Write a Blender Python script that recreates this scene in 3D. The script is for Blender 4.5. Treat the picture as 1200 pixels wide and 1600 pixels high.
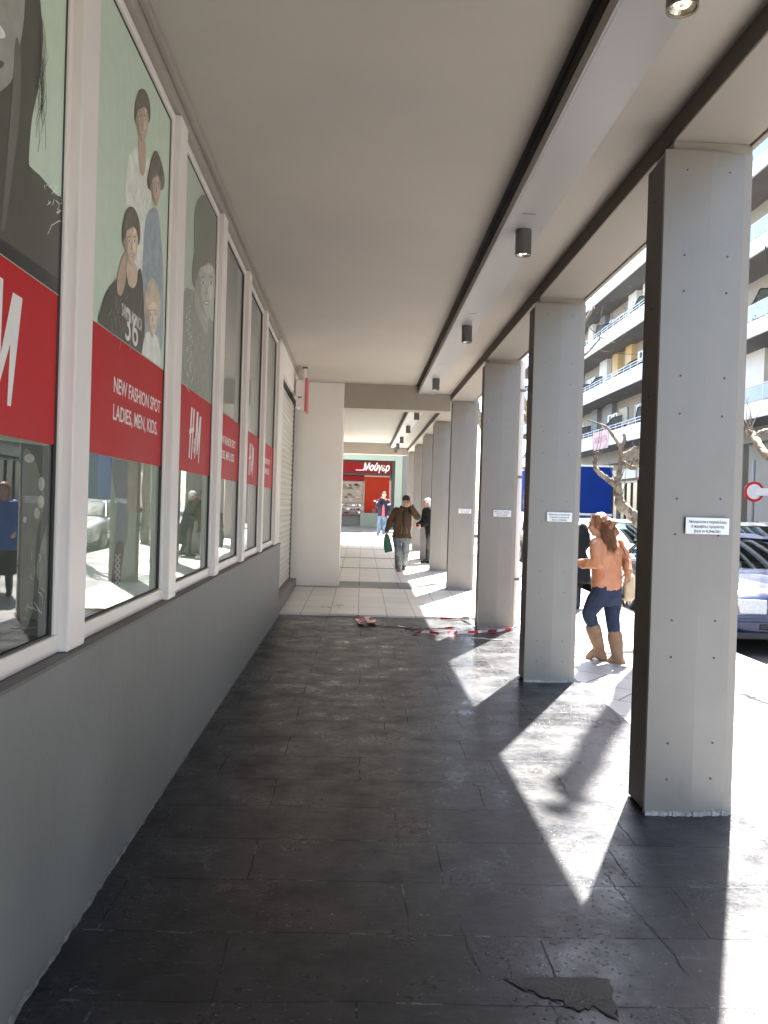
import bpy, bmesh, math, random
from mathutils import Vector, Matrix, noise
R = math.radians
scene = bpy.context.scene
COL = scene.collection
random.seed(7)
for o in list(bpy.data.objects):
    bpy.data.objects.remove(o, do_unlink=True)

# ------------------------------------------------------------------ camera
FPX, YAW, PITCH, ROLL = 1250.0, 0.028244500, -0.00795051, 0.0301942
EYE = Vector((0, 0, 1.5))
_fw = Vector((math.sin(YAW)*math.cos(PITCH), math.cos(YAW)*math.cos(PITCH), math.sin(PITCH)))
_r = Vector((math.cos(YAW), -math.sin(YAW), 0)); _u = _r.cross(_fw)
CR = _r*math.cos(ROLL) + _u*math.sin(ROLL)
CU = -_r*math.sin(ROLL) + _u*math.cos(ROLL)
cd = bpy.data.cameras.new('camera'); cam = bpy.data.objects.new('camera', cd); COL.objects.link(cam)
m = Matrix((CR, CU, -_fw)).transposed().to_4x4(); m.translation = EYE
cam.matrix_world = m
cd.sensor_fit = 'VERTICAL'; cd.sensor_height = 24.0; cd.lens = 24.0*FPX/1600.0
cd.clip_start = 0.05; cd.clip_end = 2000
scene.camera = cam
# ------------------------------------------------------------------ light
SUNV = Vector((0.3125, 0.650, 1.0)).normalized()          # towards the sun
world = bpy.data.worlds.new('World'); scene.world = world; world.use_nodes = True
nt = world.node_tree; bg = nt.nodes['Background']
sky = nt.nodes.new('ShaderNodeTexSky'); sky.sky_type = 'NISHITA'; sky.sun_disc = False
sky.sun_elevation = math.asin(SUNV.z); sky.sun_rotation = math.atan2(SUNV.x, SUNV.y)
sky.air_density = 1.0; sky.dust_density = 1.5; sky.ozone_density = 1.0
nt.links.new(sky.outputs[0], bg.inputs[0]); bg.inputs[1].default_value = 0.15
sd = bpy.data.lights.new('sun', 'SUN'); sd.energy = 5.0; sd.angle = R(0.75); sd.color = (1.0, 0.955, 0.89)
sun = bpy.data.objects.new('sun', sd); COL.objects.link(sun)
sun.rotation_euler = SUNV.to_track_quat('Z', 'Y').to_euler(); sun.location = (6, 14, 30)
vs = scene.view_settings; vs.view_transform = 'Standard'; vs.look = 'None'; vs.gamma = 1.0
vs.exposure = 2.8
cy = scene.cycles
cy.max_bounces = 12; cy.diffuse_bounces = 7; cy.glossy_bounces = 5; cy.transmission_bounces = 6; cy.transparent_max_bounces = 12
cy.caustics_reflective = False; cy.caustics_refractive = False
cy.sample_clamp_indirect = 6.0
try:
    cy.use_denoising = True; cy.denoiser = 'OPENIMAGEDENOISE'
except Exception:
    pass

# ------------------------------------------------------------------ materials
def srgb(r, g, b):
    f = lambda c: ((c/255.0)/12.92 if c/255.0 <= .04045 else ((c/255.0+.055)/1.055)**2.4)
    return (f(r), f(g), f(b), 1)
MATS = {}
def mat(name, col, rough=.6, var=.06, scale=3.0, metal=0.0, bump=0.0, bscale=40.0, spec=.5, coat=0.0, scuff=0.0):
    """plain painted surface: base colour varied by two octaves of noise, optional fine bump"""
    if name in MATS: return MATS[name]
    m = bpy.data.materials.new(name); m.use_nodes = True; t = m.node_tree; L = t.links
    b = t.nodes['Principled BSDF']
    if len(col) == 3: col = (*col, 1)
    tc = t.nodes.new('ShaderNodeTexCoord')
    n = t.nodes.new('ShaderNodeTexNoise'); n.inputs['Scale'].default_value = scale; n.inputs['Detail'].default_value = 6
    L.new(tc.outputs['Object'], n.inputs['Vector'])
    mp = t.nodes.new('ShaderNodeMapRange'); mp.inputs[1].default_value = .3; mp.inputs[2].default_value = .7
    mp.inputs[3].default_value = 1-var; mp.inputs[4].default_value = 1+var
    L.new(n.outputs[0], mp.inputs[0])
    mx = t.nodes.new('ShaderNodeMix'); mx.data_type = 'RGBA'; mx.blend_type = 'MULTIPLY'; mx.inputs[0].default_value = 1
    mx.inputs[6].default_value = col; L.new(mp.outputs[0], mx.inputs[7])
    last = mx.outputs[2]
    if scuff:      # small scuffs, drips and rubbed marks
        q = t.nodes.new('ShaderNodeMapping'); q.inputs['Scale'].default_value = (1, 1, .22); L.new(tc.outputs['Object'], q.inputs[0])
        s1 = t.nodes.new('ShaderNodeTexNoise'); s1.inputs['Scale'].default_value = 9; s1.inputs['Detail'].default_value = 8; s1.inputs['Roughness'].default_value = .72; L.new(q.outputs[0], s1.inputs['Vector'])
        s2 = t.nodes.new('ShaderNodeMapRange'); s2.inputs[1].default_value = .58; s2.inputs[2].default_value = .74; s2.inputs[3].default_value = 0; s2.inputs[4].default_value = scuff; L.new(s1.outputs[0], s2.inputs[0])
        s3 = t.nodes.new('ShaderNodeMix'); s3.data_type = 'RGBA'; L.new(s2.outputs[0], s3.inputs[0]); L.new(last, s3.inputs[6]); s3.inputs[7].default_value = (col[0]*.45, col[1]*.43, col[2]*.40, 1)
        p1_ = t.nodes.new('ShaderNodeTexNoise'); p1_.inputs['Scale'].default_value = 60; p1_.inputs['Detail'].default_value = 2; L.new(tc.outputs['Object'], p1_.inputs['Vector'])
        p2_ = t.nodes.new('ShaderNodeMapRange'); p2_.inputs[1].default_value = .72; p2_.inputs[2].default_value = .76; p2_.inputs[3].default_value = 0; p2_.inputs[4].default_value = min(1, scuff*2); L.new(p1_.outputs[0], p2_.inputs[0])
        p3_ = t.nodes.new('ShaderNodeMix'); p3_.data_type = 'RGBA'; L.new(p2_.outputs[0], p3_.inputs[0]); L.new(s3.outputs[2], p3_.inputs[6]); p3_.inputs[7].default_value = (min(.8, col[0]*1.5), min(.8, col[1]*1.5), min(.8, col[2]*1.5), 1)
        last = p3_.outputs[2]
    L.new(last, b.inputs['Base Color'])
    mr = t.nodes.new('ShaderNodeMapRange'); mr.inputs[1].default_value = .3; mr.inputs[2].default_value = .7
    mr.inputs[3].default_value = max(0.02, rough*.9); mr.inputs[4].default_value = min(1, rough*1.1)
    L.new(n.outputs[0], mr.inputs[0]); L.new(mr.outputs[0], b.inputs['Roughness'])
    b.inputs['Metallic'].default_value = metal
    b.inputs['Specular IOR Level'].default_value = spec
    b.inputs['Coat Weight'].default_value = coat
    if bump:
        n2 = t.nodes.new('ShaderNodeTexNoise'); n2.inputs['Scale'].default_value = bscale; n2.inputs['Detail'].default_value = 5
        L.new(tc.outputs['Object'], n2.inputs['Vector'])
        bp = t.nodes.new('ShaderNodeBump'); bp.inputs['Strength'].default_value = bump; bp.inputs['Distance'].default_value = .01
        L.new(n2.outputs[0], bp.inputs['Height']); L.new(bp.outputs[0], b.inputs['Normal'])
    MATS[name] = m; return m

def emis(name, col, s):
    if name in MATS: return MATS[name]
    m = bpy.data.materials.new(name); m.use_nodes = True; b = m.node_tree.nodes['Principled BSDF']
    b.inputs['Base Color'].default_value = (*col, 1); b.inputs['Emission Color'].default_value = (*col, 1)
    b.inputs['Emission Strength'].default_value = s; MATS[name] = m; return m

def glassmat(name, tint=(.80, .88, .82), ior=1.55, boost=1.0, rough=.0, wav=.0):
    if name in MATS: return MATS[name]
    m = bpy.data.materials.new(name); m.use_nodes = True; t = m.node_tree; L = t.links
    t.nodes.remove(t.nodes['Principled BSDF']); out = t.nodes['Material Output']
    tr = t.nodes.new('ShaderNodeBsdfTransparent'); tr.inputs[0].default_value = (*tint, 1)
    gl = t.nodes.new('ShaderNodeBsdfGlossy'); gl.inputs['Roughness'].default_value = rough; gl.inputs[0].default_value = (.95, .98, .96, 1)
    fr = t.nodes.new('ShaderNodeFresnel'); fr.inputs[0].default_value = ior
    mu = t.nodes.new('ShaderNodeMath'); mu.operation = 'MULTIPLY'; mu.use_clamp = True; mu.inputs[1].default_value = boost
    L.new(fr.outputs[0], mu.inputs[0])
    mx = t.nodes.new('ShaderNodeMixShader'); L.new(mu.outputs[0], mx.inputs[0]); L.new(tr.outputs[0], mx.inputs[1]); L.new(gl.outputs[0], mx.inputs[2])
    L.new(mx.outputs[0], out.inputs[0])
    if wav:
        tc = t.nodes.new('ShaderNodeTexCoord'); n2 = t.nodes.new('ShaderNodeTexNoise'); n2.inputs['Scale'].default_value = 1.6
        L.new(tc.outputs['Object'], n2.inputs['Vector'])
        bp = t.nodes.new('ShaderNodeBump'); bp.inputs['Strength'].default_value = wav; bp.inputs['Distance'].default_value = .01
        L.new(n2.outputs[0], bp.inputs['Height']); L.new(bp.outputs[0], gl.inputs['Normal']); L.new(bp.outputs[0], fr.inputs['Normal'])
    MATS[name] = m; return m

def slabmat(name, c1, c2, mortar, bw, rh, ms, rough, rot=0.0, offset=.5, dirt=.5, bump=.25, off=(0, 0), pits=0.0, spec=.5, mbump=True, squash=1.0, light=None):
    """stone slabs laid in courses: brick pattern with per-slab tone, worn blotches, fine scratches, joints"""
    m = bpy.data.materials.new(name); m.use_nodes = True; t = m.node_tree; L = t.links; N = t.nodes
    b = N['Principled BSDF']; tc = N.new('ShaderNodeTexCoord')
    mpn = N.new('ShaderNodeMapping'); mpn.inputs['Rotation'].default_value = (0, 0, rot); mpn.inputs['Location'].default_value = (off[0], off[1], 0)
    L.new(tc.outputs['Object'], mpn.inputs['Vector'])
    # wobble so joints are not ruler straight
    wn = N.new('ShaderNodeTexNoise'); wn.inputs['Scale'].default_value = 2.3; wn.inputs['Detail'].default_value = 5
    L.new(mpn.outputs[0], wn.inputs['Vector'])
    sc = N.new('ShaderNodeVectorMath'); sc.operation = 'SCALE'; sc.inputs[3].default_value = .035
    sb = N.new('ShaderNodeVectorMath'); sb.operation = 'SUBTRACT'; sb.inputs[1].default_value = (.5, .5, .5)
    L.new(wn.outputs['Color'], sb.inputs[0]); L.new(sb.outputs[0], sc.inputs[0])
    ad = N.new('ShaderNodeVectorMath'); ad.operation = 'ADD'; L.new(mpn.outputs[0], ad.inputs[0]); L.new(sc.outputs[0], ad.inputs[1])
    br = N.new('ShaderNodeTexBrick'); br.offset = offset; br.squash = squash; br.squash_frequency = 2
    br.inputs['Scale'].default_value = 1; br.inputs['Brick Width'].default_value = bw; br.inputs['Row Height'].default_value = rh
    br.inputs['Mortar Size'].default_value = ms; br.inputs['Mortar Smooth'].default_value = .3; br.inputs['Bias'].default_value = 0
    br.inputs['Color1'].default_value = c1; br.inputs['Color2'].default_value = c2; br.inputs['Mortar'].default_value = mortar
    L.new(ad.outputs[0], br.inputs['Vector'])
    # blotches
    n1 = N.new('ShaderNodeTexNoise'); n1.inputs['Scale'].default_value = 1.7; n1.inputs['Detail'].default_value = 8; n1.inputs['Roughness'].default_value = .65
    L.new(mpn.outputs[0], n1.inputs['Vector'])
    r1 = N.new('ShaderNodeMapRange'); r1.inputs[1].default_value = .3; r1.inputs[2].default_value = .72; r1.inputs[3].default_value = 1-dirt; r1.inputs[4].default_value = 1+dirt
    L.new(n1.outputs[0], r1.inputs[0])
    mx = N.new('ShaderNodeMix'); mx.data_type = 'RGBA'; mx.blend_type = 'MULTIPLY'; mx.inputs[0].default_value = 1
    L.new(br.outputs[0], mx.inputs[6]); L.new(r1.outputs[0], mx.inputs[7])
    # pale specks and scuffs
    n3 = N.new('ShaderNodeTexNoise'); n3.inputs['Scale'].default_value = 38; n3.inputs['Detail'].default_value = 3
    L.new(mpn.outputs[0], n3.inputs['Vector'])
    r3 = N.new('ShaderNodeMapRange'); r3.inputs[1].default_value = .70; r3.inputs[2].default_value = .78; r3.inputs[3].default_value = 0; r3.inputs[4].default_value = .5
    L.new(n3.outputs[0], r3.inputs[0])
    mx2 = N.new('ShaderNodeMix'); mx2.data_type = 'RGBA'; L.new(r3.outputs[0], mx2.inputs[0]); L.new(mx.outputs[2], mx2.inputs[6])
    mx2.inputs[7].default_value = light or (min(1, c2[0]*3), min(1, c2[1]*3), min(1, c2[2]*3), 1)
    L.new(mx2.outputs[2], b.inputs['Base Color'])
    rr = N.new('ShaderNodeMapRange'); rr.inputs[1].default_value = .3; rr.inputs[2].default_value = .7; rr.inputs[3].default_value = rough*.75; rr.inputs[4].default_value = min(1, rough*1.35)
    L.new(n1.outputs[0], rr.inputs[0])
    radd = N.new('ShaderNodeMath'); radd.operation = 'MULTIPLY_ADD'; radd.inputs[1].default_value = .4; radd.use_clamp = True
    L.new(br.outputs['Fac'], radd.inputs[0]); L.new(rr.outputs[0], radd.inputs[2]); L.new(radd.outputs[0], b.inputs['Roughness'])
    b.inputs['Specular IOR Level'].default_value = spec
    n2 = N.new('ShaderNodeTexNoise'); n2.inputs['Scale'].default_value = 14; n2.inputs['Detail'].default_value = 8; n2.inputs['Roughness'].default_value = .6
    L.new(mpn.outputs[0], n2.inputs['Vector'])
    h = N.new('ShaderNodeMath'); h.operation = 'MULTIPLY_ADD'; h.inputs[1].default_value = -1.5 if mbump else 0
    L.new(br.outputs['Fac'], h.inputs[0]); L.new(n2.outputs[0], h.inputs[2]); last = h
    if pits:      # picked, pitted stone in patches
        vo = N.new('ShaderNodeTexVoronoi'); vo.inputs['Scale'].default_value = 34; L.new(mpn.outputs[0], vo.inputs['Vector'])
        vr = N.new('ShaderNodeMapRange'); vr.inputs[1].default_value = .08; vr.inputs[2].default_value = .26; vr.inputs[3].default_value = -1.0; vr.inputs[4].default_value = 0
        L.new(vo.outputs['Distance'], vr.inputs[0])
        pn = N.new('ShaderNodeTexNoise'); pn.inputs['Scale'].default_value = 1.15; pn.inputs['Detail'].default_value = 2; L.new(mpn.outputs[0], pn.inputs['Vector'])
        pr = N.new('ShaderNodeMapRange'); pr.inputs[1].default_value = .5; pr.inputs[2].default_value = .6; pr.inputs[3].default_value = 0; pr.inputs[4].default_value = pits
        L.new(pn.outputs[0], pr.inputs[0])
        pm = N.new('ShaderNodeMath'); pm.operation = 'MULTIPLY_ADD'; L.new(vr.outputs[0], pm.inputs[0]); L.new(pr.outputs[0], pm.inputs[1]); L.new(h.outputs[0], pm.inputs[2]); last = pm
    bp = N.new('ShaderNodeBump'); bp.inputs['Strength'].default_value = bump; bp.inputs['Distance'].default_value = .012
    L.new(last.outputs[0], bp.inputs['Height']); L.new(bp.outputs[0], b.inputs['Normal'])
    return m

# ------------------------------------------------------------------ object helpers
def link(o, parent=None):
    COL.objects.link(o)
    if parent is not None: o.parent = parent
    return o
def tag(o, label=None, cat=None, group=None, kind=None):
    if label: o['label'] = label
    if cat: o['category'] = cat
    if group: o['group'] = group
    if kind: o['kind'] = kind
    return o
def empty(name, loc=(0, 0, 0), rz=0, label=None, cat=None, group=None):
    o = bpy.data.objects.new(name, None); o.empty_display_size = .2
    o.location = loc; o.rotation_euler = (0, 0, rz); COL.objects.link(o); return tag(o, label, cat, group)
def copy_tree(o, parent=None):
    c = o.copy(); COL.objects.link(c); c.parent = parent
    for ch in list(o.children): copy_tree(ch, c)
    return c

class MB:
    """collects shapes and links them as one mesh object"""
    def __init__(s): s.v = []; s.f = []
    def add(s, vs, fs):
        n = len(s.v); s.v += [tuple(v) for v in vs]; s.f += [tuple(i+n for i in f) for f in fs]; return s
    def box(s, a, b):
        x0, y0, z0 = (min(a[i], b[i]) for i in range(3)); x1, y1, z1 = (max(a[i], b[i]) for i in range(3))
        return s.add([(x0,y0,z0),(x1,y0,z0),(x1,y1,z0),(x0,y1,z0),(x0,y0,z1),(x1,y0,z1),(x1,y1,z1),(x0,y1,z1)],
                     [(3,2,1,0),(4,5,6,7),(0,1,5,4),(1,2,6,5),(2,3,7,6),(3,0,4,7)])
    def prism(s, pts, z0, z1, axis='z'):
        """polygon extruded along an axis (pts are the two other coordinates, in order)"""
        n = len(pts)
        def mk(p, h): return (p[0], p[1], h) if axis == 'z' else ((h, p[0], p[1]) if axis == 'x' else (p[0], h, p[1]))
        vs = [mk(p, z0) for p in pts]+[mk(p, z1) for p in pts]
        return s.add(vs, [tuple(range(n-1, -1, -1)), tuple(range(n, 2*n))]+[(i, (i+1) % n, n+(i+1) % n, n+i) for i in range(n)])
    def quad(s, a, b, c, d): return s.add([a, b, c, d], [(0, 1, 2, 3)])
    def bar(s, p0, p1, w, h=None):
        h = h or w; p0 = Vector(p0); p1 = Vector(p1); d = (p1-p0).normalized()
        u = Vector((0, 0, 1)) if abs(d.z) < .9 else Vector((0, 1, 0)); r = d.cross(u).normalized(); u = r.cross(d)
        vs = [p+r*a*w/2+u*b*h/2 for p in (p0, p1) for a, b in ((-1,-1),(1,-1),(1,1),(-1,1))]
        return s.add(vs, [(3,2,1,0),(4,5,6,7),(0,1,5,4),(1,2,6,5),(2,3,7,6),(3,0,4,7)])
    def tube(s, pts, rs, n=10, cap=True):
        pts = [Vector(p) for p in pts]
        if not hasattr(rs, '__len__'): rs = [rs]*len(pts)
        prev = None; base = len(s.v)
        for i, p in enumerate(pts):
            d = (pts[min(i+1, len(pts)-1)]-pts[max(i-1, 0)]).normalized()
            if prev is None:
                a = Vector((0, 0, 1)) if abs(d.z) < .9 else Vector((1, 0, 0)); r = d.cross(a).normalized()
            else: r = (prev-d*prev.dot(d)).normalized()
            prev = r; u = d.cross(r)
            for k in range(n):
                t = 2*math.pi*k/n; q = p+(r*math.cos(t)+u*math.sin(t))*rs[i]; s.v.append(tuple(q))
        for i in range(len(pts)-1):
            for k in range(n):
                a = base+i*n+k; b = base+i*n+(k+1) % n; s.f.append((a, b, b+n, a+n))
        if cap:
            s.f.append(tuple(base+k for k in range(n-1, -1, -1))); e = base+(len(pts)-1)*n; s.f.append(tuple(e+k for k in range(n)))
        return s
    def cyl(s, c, r, h, n=20, r2=None):
        return s.tube([c, (c[0], c[1], c[2]+h)], [r, r if r2 is None else r2], n)
    def ell(s, c, rx, ry, rz, n=12, mtx=None):
        base = len(s.v); c = Vector(c)
        for i in range(1, n):
            ph = math.pi*i/n
            for k in range(2*n):
                t = math.pi*k/n; q = Vector((rx*math.sin(ph)*math.cos(t), ry*math.sin(ph)*math.sin(t), rz*math.cos(ph)))
                if mtx: q = mtx @ q
                s.v.append(tuple(c+q))
        w = 2*n; top = len(s.v); q = Vector((0, 0, rz)); s.v.append(tuple(c+((mtx @ q) if mtx else q)))
        q = Vector((0, 0, -rz)); s.v.append(tuple(c+((mtx @ q) if mtx else q)))
        for i in range(n-2):
            for k in range(w): a = base+i*w+k; b = base+i*w+(k+1) % w; s.f.append((a, a+w, b+w, b))
        for k in range(w):
            s.f.append((top, base+k, base+(k+1) % w)); s.f.append((top+1, base+(n-2)*w+(k+1) % w, base+(n-2)*w+k))
        return s
    def mesh(s, name):
        me = bpy.data.meshes.new(name); me.from_pydata(s.v, [], s.f); me.validate(); me.update(); return me
    def build(s, name, m, parent=None, smooth=False, bevel=0.0, recalc=True, auto=False):
        me = s.mesh(name)
        if recalc:
            bm = bmesh.new(); bm.from_mesh(me); bmesh.ops.recalc_face_normals(bm, faces=bm.faces); bm.to_mesh(me); bm.free()
        if m is not None: me.materials.append(m)
        o = bpy.data.objects.new(name, me); link(o, parent)
        if smooth:
            for p in me.polygons: p.use_smooth = True
        if auto:
            for p in me.polygons: p.use_smooth = True
            md = o.modifiers.new('es', 'EDGE_SPLIT'); md.split_angle = R(38)
        if bevel:
            md = o.modifiers.new('bv', 'BEVEL'); md.width = bevel; md.segments = 2; md.limit_method = 'ANGLE'; md.angle_limit = R(40)
        return o
def struct(o): o['kind'] = 'structure'; return o

def text(body, name, size, m, parent, loc, rot, width=None, align='LEFT', ext=.001, sx=1.0, shear=0.0, bold=0.0):
    cu = bpy.data.curves.new('t', 'FONT'); cu.body = body; cu.size = size; cu.extrude = ext; cu.align_x = align; cu.shear = shear; cu.offset = bold
    cu.resolution_u = 4
    to = bpy.data.objects.new('t', cu); COL.objects.link(to); bpy.context.view_layer.update()
    me = bpy.data.meshes.new_from_object(to.evaluated_get(bpy.context.evaluated_depsgraph_get()))
    bpy.data.objects.remove(to, do_unlink=True)
    if width:
        xs = [v.co.x for v in me.vertices]; sx = width/(max(xs)-min(xs))
    for v in me.vertices: v.co.x *= sx
    me.materials.clear(); me.materials.append(m)
    o = bpy.data.objects.new(name, me); link(o, parent); o.location = loc; o.rotation_euler = rot
    return o

# ------------------------------------------------------------------ paints and stones
M = {
 'ceil':   mat('warm_ceiling_paint', (.43, .39, .345), .75, .07, .9, bump=.08, bscale=12, scuff=.07),
 'ceilB':  mat('cream_ceiling_paint', (.33, .31, .27), .75, .05, 1.2),
 'strip':  mat('grey_ceiling_panel_paint', (.36, .345, .34), .45, .03, 1.0),
 'beam':   mat('beam_plaster', (.33, .295, .255), .8, .05, 1.5, bump=.1, bscale=60),
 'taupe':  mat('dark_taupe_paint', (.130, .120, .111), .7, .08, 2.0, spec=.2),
 'col':    mat('column_cladding_paint', (.240, .217, .192), .42, .07, 2.6, bump=.06, bscale=30, scuff=.22),
 'dado':   mat('grey_render', (.215, .212, .203), .62, .12, 2.2, bump=.2, bscale=22, scuff=.32),
 'ledge':  mat('brown_ledge', (.12, .11, .10), .5, .1, 3),
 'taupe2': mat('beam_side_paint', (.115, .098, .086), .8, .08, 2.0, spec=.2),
 'gasket': mat('window_gasket', (.07, .068, .06), .7, .1),
 'white':  mat('white_wall_paint', (.80, .765, .725), .7, .04, 1.3, scuff=.10),
 'frame':  mat('white_window_frame', (.82, .76, .72), .35, .03, 2.0),
 'mortar': mat('grey_mortar', (.18, .175, .165), .9, .35, 18, bump=.6, bscale=90),
 'mortar2': mat('pale_mortar', (.40, .385, .37), .9, .25, 25, bump=.6, bscale=90),
 'black':  mat('black_gap', (.022, .020, .018), .7, .1),
 'lamp':   mat('grey_lamp_metal', (.16, .155, .15), .4, .05, 8, metal=.3),
 'shut':   mat('shutter_slats', (.58, .56, .50), .45, .05, 4),
 'plate':  mat('white_plate', (.78, .78, .77), .35, .03, 8),
 'stud':   mat('stud_steel', (.10, .10, .10), .35, .1, 20, metal=.6),
 'ink':    mat('black_ink', (.04, .04, .045), .6, .1),
 'facade': mat('facade_plaster', (.50, .48, .44), .8, .08, .6),
 'kerb':   mat('kerb_stone', (.36, .35, .33), .8, .15, 3, bump=.2),
}
def wornslate(name):
    """dark worn slate in courses: joints that fade in and out, pale grout crumbs, scuffs, polished and dull areas, a few pitted slabs"""
    m = bpy.data.materials.new(name); m.use_nodes = True; t = m.node_tree; L = t.links; N = t.nodes; b = N['Principled BSDF']
    def node(ty, **kw):
        n = N.new(ty)
        for k, v in kw.items():
            if k in ('operation', 'data_type', 'blend_type', 'use_clamp', 'offset', 'squash', 'squash_frequency'): setattr(n, k, v)
            else: n.inputs[k.replace('_', ' ')].default_value = v
        return n
    def rng(src, a, b_, c, d):
        n = N.new('ShaderNodeMapRange'); n.inputs[1].default_value = a; n.inputs[2].default_value = b_; n.inputs[3].default_value = c; n.inputs[4].default_value = d; L.new(src, n.inputs[0]); return n.outputs[0]
    def mth(op, a, b_, cl=False):
        n = N.new('ShaderNodeMath'); n.operation = op; n.use_clamp = cl
        for i, s in enumerate((a, b_)):
            if hasattr(s, 'is_linked'): L.new(s, n.inputs[i])
            else: n.inputs[i].default_value = s
        return n.outputs[0]
    def mixc(f, A, B_):
        n = N.new('ShaderNodeMix'); n.data_type = 'RGBA'
        for i, s in ((0, f), (6, A), (7, B_)):
            if hasattr(s, 'is_linked'): L.new(s, n.inputs[i])
            else: n.inputs[i].default_value = s
        return n.outputs[2]
    tc = N.new('ShaderNodeTexCoord'); mp = N.new('ShaderNodeMapping'); mp.inputs['Location'].default_value = (.41, .335, 0); L.new(tc.outputs['Object'], mp.inputs[0]); V = mp.outputs[0]
    def noi(scale, det=5, rough=.55, vec=None, st=None):
        if st:
            q = N.new('ShaderNodeMapping'); q.inputs['Scale'].default_value = st; q.inputs['Rotation'].default_value = (0, 0, .1); L.new(V, q.inputs[0]); vec = q.outputs[0]
        n = N.new('ShaderNodeTexNoise'); n.inputs['Scale'].default_value = scale; n.inputs['Detail'].default_value = det; n.inputs['Roughness'].default_value = rough; L.new(vec or V, n.inputs['Vector']); return n
    wn = noi(2.0, 6)
    sb = N.new('ShaderNodeVectorMath'); sb.operation = 'SUBTRACT'; sb.inputs[1].default_value = (.5, .5, .5); L.new(wn.outputs['Color'], sb.inputs[0])
    sc = N.new('ShaderNodeVectorMath'); sc.operation = 'SCALE'; sc.inputs[3].default_value = .045; L.new(sb.outputs[0], sc.inputs[0])
    ad = N.new('ShaderNodeVectorMath'); ad.operation = 'ADD'; L.new(V, ad.inputs[0]); L.new(sc.outputs[0], ad.inputs[1])
    br = N.new('ShaderNodeTexBrick'); br.offset = .43; br.squash = .72; br.squash_frequency = 3; br.offset_frequency = 2
    for k, v in (('Scale', 1), ('Brick Width', 1.08), ('Row Height', .39), ('Mortar Size', .0034), ('Mortar Smooth', .2), ('Bias', 0)): br.inputs[k].default_value = v
    br.inputs['Color1'].default_value = (0, 0, 0, 1); br.inputs['Color2'].default_value = (1, 1, 1, 1); br.inputs['Mortar'].default_value = (.5, .5, .5, 1); L.new(ad.outputs[0], br.inputs['Vector'])
    joint = br.outputs['Fac']; tone = br.outputs['Color']
    big = noi(.8, 4, .6).outputs[0]; mid = noi(3.6, 9, .68).outputs[0]; fine = noi(26, 6, .7).outputs[0]; streak = noi(5, 6, .7, st=(1, 7, 1)).outputs[0]; streak2 = noi(7, 5, .7, st=(9, 1, 1)).outputs[0]
    tn = N.new('ShaderNodeRGBToBW'); L.new(tone, tn.inputs[0])
    v = mth('MULTIPLY', rng(mid, .28, .74, .45, 1.7), rng(big, .3, .7, .7, 1.3)); v = mth('MULTIPLY', v, rng(tn.outputs[0], 0, 1, .78, 1.22)); v = mth('MULTIPLY', v, rng(fine, .3, .7, .8, 1.25))
    base = N.new('ShaderNodeMix'); base.data_type = 'RGBA'; base.blend_type = 'MULTIPLY'; base.inputs[0].default_value = 1; base.inputs[6].default_value = (.0235, .0250, .0290, 1); L.new(v, base.inputs[7])
    c = base.outputs[2]
    sc1 = mth('MULTIPLY', rng(streak, .58, .70, 0, 1), rng(mid, .42, .58, .08, .5)); c = mixc(sc1, c, (.15, .15, .155, 1))
    sc2 = mth('MULTIPLY', rng(streak2, .60, .72, 0, 1), rng(mid, .45, .6, .05, .40)); c = mixc(sc2, c, (.14, .145, .15, 1))
    spk = noi(48, 3, .6).outputs[0]; c = mixc(mth('MULTIPLY', rng(spk, .66, .72, 0, .9), rng(mid, .42, .6, .2, 1)), c, (.26, .26, .26, 1))
    jv = noi(1.9, 3, .5).outputs[0]; jn = mth('MULTIPLY', joint, rng(jv, .38, .62, .15, 1))
    c = mixc(jn, c, (.008, .008, .008, 1))
    crumb = mth('MULTIPLY', joint, rng(noi(6.5, 4, .7).outputs[0], .53, .60, 0, .9)); c = mixc(crumb, c, (.20, .195, .185, 1))
    L.new(c, b.inputs['Base Color'])
    r = mth('ADD', rng(mid, .3, .70, .50, .17), rng(big, .3, .7, -.05, .08)); r = mth('ADD', r, rng(fine, .3, .7, -.05, .07)); r = mth('ADD', r, mth('MULTIPLY', joint, .35), True); L.new(r, b.inputs['Roughness'])
    b.inputs['Specular IOR Level'].default_value = .40
    h = mth('ADD', mth('MULTIPLY', mid, .50), mth('MULTIPLY', fine, .35)); h = mth('ADD', h, mth('MULTIPLY', jn, -1.6)); h = mth('ADD', h, mth('MULTIPLY', tn.outputs[0], .25))
    vo = N.new('ShaderNodeTexVoronoi'); vo.inputs['Scale'].default_value = 40; L.new(ad.outputs[0], vo.inputs['Vector'])
    pit = mth('MULTIPLY', rng(vo.outputs['Distance'], .06, .24, -1.2, 0), rng(noi(1.15, 2).outputs[0], .50, .57, 0, 1)); h = mth('ADD', h, pit)
    bp = N.new('ShaderNodeBump'); bp.inputs['Strength'].default_value = .30; bp.inputs['Distance'].default_value = .012; L.new(h, bp.inputs['Height']); L.new(bp.outputs[0], b.inputs['Normal'])
    return m
M['slate'] = wornslate('dark_slate_paving')
M['slate2'] = slabmat('grey_slate_sidewalk', (.30, .295, .285, 1), (.38, .37, .36, 1), (.10, .10, .10, 1), .9, .45, .008, .42, rot=R(38), dirt=.3, bump=.3, spec=.5)
M['pale'] = slabmat('pale_marble_tiles', (.64, .62, .565, 1), (.72, .695, .635, 1), (.36, .34, .30, 1), .385, .60, .006, .34, dirt=.12, bump=.12, offset=0, light=(.6, .58, .52, 1))
M['greystrip'] = slabmat('grey_threshold_stone', (.13, .13, .12, 1), (.19, .185, .17, 1), (.06, .06, .06, 1), .7, 2.0, .006, .4, dirt=.35, bump=.2)
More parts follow.
